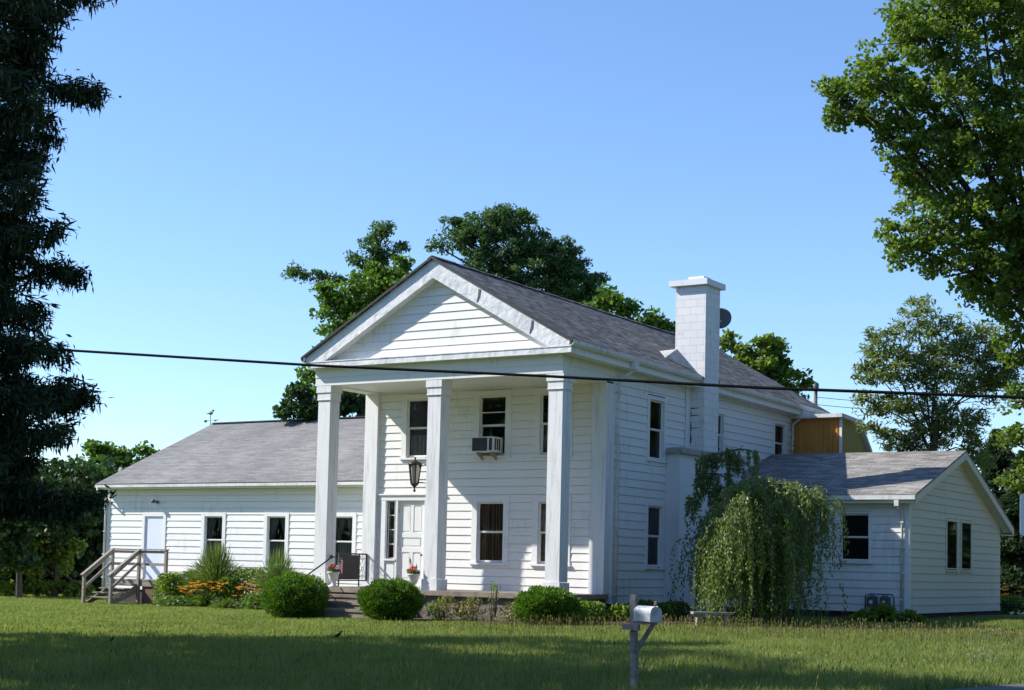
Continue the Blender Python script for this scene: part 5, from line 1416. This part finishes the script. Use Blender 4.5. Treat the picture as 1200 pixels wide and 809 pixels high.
m = MB(); m.blob((-22.7, 11.8, 6.86), .085, 10, 7, 1.35, .6, .8); m.blob((-22.58, 11.8, 6.95), .045, 8, 6); m.prism([(-22.8, 11.79, 6.87), (-22.95, 11.79, 6.84), (-22.8, 11.79, 6.82)], (0, .02, 0)); m.build('bird_figure', 'meter', t)
t = thing('gas_meters', (5.0, 8.3, .1), 'pair of grey gas meters with pipes against the front wall of the addition', 'gas meter')
for x0 in (4.67, 5.02):
    m = MB(); m.box(x0, 8.15, .42, x0 + .24, 8.34, .70); m.lathe((x0 + .12, 8.24, .70), [(0, 0), (.1, 0), (.08, .05), (0, .06)], 10); mm = m.build('meter_body', 'meter', t)
    MB().tube([(x0 + .12, 8.147, .57), (x0 + .12, 8.13, .57)], .05, 12).build('dial', 'plastic_white', mm)
MB().tube([(4.6, 8.25, .1), (4.6, 8.25, .74), (4.72, 8.25, .78), (4.95, 8.25, .78), (5.1, 8.25, .78), (5.34, 8.25, .78), (5.38, 8.25, .7), (5.38, 8.25, .1)], .02, 6).build('pipe', 'meter', t, True)

# ------------------------------------------------------------------ wooden deck and stairs at the wing door
t = thing('wooden_steps', (-19.4, 5, -.1), 'weathered grey wooden deck and stairs with railings at the wing door', 'steps')
FX0, FX1, XR, YF, YB, ZD = -20.72, -19.46, -18.22, 5.25, 6.44, .58
MB().box(FX0, YF, ZD - .04, XR, YB, ZD).build('deck', 'wood_grey', t)
MB().box(FX0 + .01, YF + .01, ZD - .22, XR - .01, YF + .05, ZD - .041).build('rim_joist', 'wood_grey', t)
MB().box(FX1 + .12, YF + .06, -.3, XR - .02, YF + .09, ZD - .221).build('skirting', 'brick_rust', t)
zb = float(gz(-20, 4)) - .02
for k in range(4):
    y1 = YF - .02 - .28 * k; zt = ZD - .145 * (k + 1)
    m = MB(); m.box(FX0 + .03, y1 - .29, zt - .035, FX1 - .03, y1, zt); m.build('tread', 'wood_grey', t)
for x in (FX0 + .04, FX1 - .08):
    m = MB(); m.prism([(x, YF, ZD - .15), (x, YF - 1.25, zb + .05), (x, YF - 1.25, zb - .05), (x, YF, ZD - .45)], (.04, 0, 0)); m.build('stringer', 'wood_grey', t)
def post(x, y, z0, z1): MB().box(x - .045, y - .045, z0, x + .045, y + .045, z1).build('post', 'wood_grey', t)
YL = YF - 1.22; zt0 = .72
for x in (FX0, FX1): post(x, YL, zb - .1, zt0); post(x, YF, -.3, 1.56)
post(XR, YF, -.3, 1.56)
def bar(a, b, w, h, nm='railing'):
    a, b = np.array(a, float), np.array(b, float); d = b - a; L = np.linalg.norm(d); d /= L
    s = np.cross(d, [0, 0, 1.]); s /= np.linalg.norm(s); u = np.cross(s, d)
    p = [a + s * w / 2 + u * h / 2, a - s * w / 2 + u * h / 2, a - s * w / 2 - u * h / 2, a + s * w / 2 - u * h / 2]
    m = MB(); m.prism(p, tuple(d * L)); m.build(nm, 'wood_grey', t)
for x in (FX0, FX1):
    bar((x, YL - .12, zt0 - .03), (x, YF + .02, 1.60), .12, .04); bar((x, YL + .05, zt0 - .42), (x, YF - .05, 1.13), .04, .09)
    bar((x + .02, YL, zt0 - .08), (x + .02, YF, 1.50), .03, .09)
for z, h, w in ((1.58, .04, .13), (1.5, .09, .03), (1.09, .09, .04)):
    bar((FX1 + .05, YF, z), (XR + .06, YF, z), w, h); bar((FX0, YF + .05, z), (FX0, YB, z), w, h)

# ------------------------------------------------------------------ bench
g = on_ground(836, 733)
d0 = 36.9
bL, bR = at(811, 717, d0), at(858, 717.5, d0 + .1); 
t = thing('bench', ((bL[0] + bR[0]) / 2, (bL[1] + bR[1]) / 2, float(gz(bL[0], bL[1]))), 'small weathered garden bench under the weeping tree', 'bench')
u = bR - bL; Lb = np.linalg.norm(u[:2]); u = np.array([u[0], u[1], 0]) / Lb; nv_ = np.array([u[1], -u[0], 0]); zt = bL[2] + .0
fr = (tuple(np.array([bL[0], bL[1], 0])), tuple(u), tuple(nv_)); zg = float(gz(bL[0], bL[1]))
MB().box(0, -.16, zt - .05, Lb, .16, zt, fr).build('seat', 'wood_bench', t)
for a in (.1, Lb - .2): MB().box(a, -.12, zg - .05, a + .1, .12, zt - .051, fr).build('leg', 'wood_bench', t)

# ------------------------------------------------------------------ mailbox
MD = 19.6
mp = at(744.5, 760, MD); mx, my = mp[0], mp[1]; mz = float(gz(mx, my))
t = thing('mailbox', (mx, my, mz), 'dented grey rural mailbox on a leaning weathered wooden post', 'mailbox')
zc = at(744, 727, MD)[2]
m = MB(); lean = .02
m.prism([(mx - .037, my - .037, mz - .1), (mx + .037, my - .037, mz - .1), (mx + .037, my + .037, mz - .1), (mx - .037, my + .037, mz - .1)], (-.035, 0, zc - mz + .42))
m.build('post', 'wood_post', t)
# box axis: length direction towards the road (+X mostly), door end facing the road
ax = np.array([.90, -.44, 0]); ax /= np.linalg.norm(ax); sd = np.array([-ax[1], ax[0], 0])
Lx, Wx, Hx = .34, .165, .17
c0 = np.array([mx, my, 0]) + ax * .235
def sect(o, w, h, top=True):
    pts = [o - sd * w / 2, o + sd * w / 2]
    for k in range(9):
        a = math.pi * k / 8; pts.append(o + sd * w / 2 * math.cos(a) + np.array([0, 0, h + w / 2 * math.sin(a)]))
    return pts
a0 = c0 - ax * Lx * .5; a0[2] = zc - .005
m = MB(); m.prism([tuple(p) for p in sect(a0, Wx, Hx * .62)], tuple(ax * Lx)); bx = m.build('box', 'mailbox', t)
m = MB(); m.prism([tuple(p) for p in sect(a0 + ax * (Lx + .0005) + [0, 0, -.004], Wx + .012, Hx * .62)], tuple(ax * .014)); dr = m.build('door', 'mailbox', t)
m = MB(); hp = a0 + ax * (Lx + .016) + np.array([0, 0, .165]); m.tube([tuple(hp), tuple(hp + ax * .02), tuple(hp + ax * .02 + [0, 0, .03])], .007, 6); m.build('handle', 'steel', dr, True)
m = MB(); fp = a0 + ax * Lx * .55 + sd * (Wx / 2 + .004) + np.array([0, 0, .09]); fpp = [fp, fp + [0, 0, .16], fp + [0, 0, .16] + ax * .05, fp + [0, 0, .11] + ax * .05, fp + [0, 0, .11] + ax * .012, fp + ax * .012]; m.prism([tuple(p) for p in fpp], tuple(sd * .003)); m.build('flag', 'brick_rust', t)
m = MB(); fr = (tuple(np.array([a0[0], a0[1], 0])), tuple(ax), tuple(sd)); m.box(-.12, -.055, zc - .045, Lx - .03, .055, zc - .0055, fr); m.build('board', 'wood_post', t)
arm0 = np.array([mx, my, zc - .42]); 
m = MB(); b0_ = a0 + ax * Lx * .82; m.tube([(mx, my, zc - .40), (b0_[0], b0_[1], zc - .05)], .042, 4); m.build('brace', 'wood_post', t)
m = MB(); sb_ = at(733, 742, MD); sc_ = at(749, 735, MD)
fr2 = (tuple(np.array([mx, my, 0]) - ax * .2), tuple(ax), tuple(sd)); m.box(.03, -.085, zc - .12, .36, -.045, zc - .047, fr2); m.build('cross_arm', 'wood_post', t)

# ------------------------------------------------------------------ sign at the right edge
sl = at(1195.5, 603, 22); t = thing('road_sign', tuple(at(1212, 603, 22)[:2]) + (float(gz(*at(1212, 603, 22)[:2])),), 'pale sign plate cut off by the right edge of the view', 'sign')
m = MB(); zb_, zt_ = at(1196, 628, 22)[2], at(1196, 578.5, 22)[2]; e = rt[:2] / np.linalg.norm(rt[:2]); Ws = .42; r = .05
pts = []
for (cx_, cz_, a0_) in ((r, r, math.pi), (Ws - r, r, 1.5 * math.pi), (Ws - r, zt_ - zb_ - r, 0), (r, zt_ - zb_ - r, .5 * math.pi)):
    for k in range(5):
        a = a0_ + k * math.pi / 8; q = cx_ + r * math.cos(a); pts.append((sl[0] + e[0] * q, sl[1] + e[1] * q, zb_ + cz_ + r * math.sin(a)))
back = np.array([fw[0], fw[1], 0]) * .004
m.prism(pts, tuple(back)); sp_ = m.build('plate', 'sign_face', t)
m = MB(); ctr = np.mean(np.array(pts), 0); pin = [tuple(ctr + (np.array(p) - ctr) * 1.03 + back * 1.5) for p in pts]; m.prism(pin, tuple(back)); m.build('rim', 'sign_edge', sp_)
pp = np.array([sl[0] + e[0] * Ws / 2, sl[1] + e[1] * Ws / 2]) + back[:2] * 8
MB().box(pp[0] - .025, pp[1] - .025, float(gz(*pp)) - .2, pp[0] + .025, pp[1] + .025, zt_ + .05).build('post', 'steel', t)

# ------------------------------------------------------------------ utility wires and pole
wire_pts = [at(60, 409.5, 36), at(370, 428.5, 34), at(640, 441, 32), at(900, 455, 30), at(1200, 466, 28)]
e0 = wire_pts[0] + (wire_pts[0] - wire_pts[1]) * 2.2; e1 = wire_pts[-1] + (wire_pts[-1] - wire_pts[-2]) * 2.5
o = MB().tube([tuple(p) for p in [e0] + wire_pts + [e1]], .032, 6).build('utility_wire', 'cable', None, True)
tag(o, 'thick black utility wire crossing in front of the whole house', 'wire')
pt = at(956, 452, 75); pb = np.array([pt[0], pt[1], -.2])
t = thing('utility_pole', tuple(pb), 'distant utility pole with its transformer just above the rear roof corner', 'utility pole')
MB().tube([tuple(pb), (pt[0], pt[1], pt[2])], [.13, .09], 8).build('pole', 'bark_grey', t, True)
MB().lathe((pt[0] + .1, pt[1] - .25, pt[2] - .25), [(0, 0), (.14, 0), (.15, .03), (.15, .3), (.08, .36), (0, .37)], 10).build('transformer', 'meter', t, True)
q0 = np.array([pt[0], pt[1], pt[2] - .55]); q1 = at(1230, 463, 70); 
for k in range(2):
    a = q0 - [0, 0, .25 * k * 0] + [0, 0, -.35 * k]; b = np.array(q1) - [0, 0, .0 + .35 * k]
    o = MB().tube([tuple(a * (1 - s) + b * s - np.array([0, 0, .35 * math.sin(math.pi * s)])) for s in np.linspace(0, 1, 10)], .014, 5).build('service_wire', 'cable', None, True)
    tag(o, ('upper' if k == 0 else 'lower') + ' of two thin wires running right from the distant pole', 'wire')

# ------------------------------------------------------------------ birds, far wall
def bird(px, py, L, lab, head=1):
    g = on_ground(px, py); t = thing('bird', g, lab, 'bird', 'dark birds on the lawn')
    e = np.array([rt[0], rt[1], 0]); e /= np.linalg.norm(e); e = e * head
    q = lambda a, z: tuple(g + e * a * L + np.array([0, 0, z * L]))
    m = MB(); m.tube([q(-.62, .30), q(-.35, .38), q(-.12, .46), q(.1, .58), q(.25, .72), q(.33, .86), q(.42, .93), q(.5, .92)], [.015 * L * 2, .06 * L, .15 * L, .17 * L, .12 * L, .085 * L, .085 * L, .03 * L], 10)
    b = m.build('body', 'bird', t, True)
    MB().tube([q(.49, .92), q(.62, .90)], [.025 * L, .005 * L], 6).build('beak', 'beak', t, True)
    for s in (-.05, .06): MB().tube([q(s, .42), q(s + .02, .18), q(s, 0.0)], .014 * L, 5).build('leg', 'bird', t)
bird(395.5, 750.5, .19, 'black bird standing in the sunlit grass at the edge of the shade')
bird(129, 756, .16, 'dark bird low in the shaded grass at the left')
wb_ = at(1190, 697, 82); zg = float(gz(wb_[0], wb_[1]))
t = thing('low_wall', (wb_[0], wb_[1], zg), 'long low dark wall with a pale cap beyond the driveway', 'wall')
e = np.array([rt[0], rt[1], 0]); e /= np.linalg.norm(e); fr = ((wb_[0], wb_[1], 0), tuple(e), (e[1], -e[0], 0))
MB().box(-6, -.15, zg - .2, 16, .15, .52, fr).build('wall', 'foundation_dark', t); MB().box(-6, -.2, .521, 16, .2, .72, fr).build('cap', 'ledge', t)
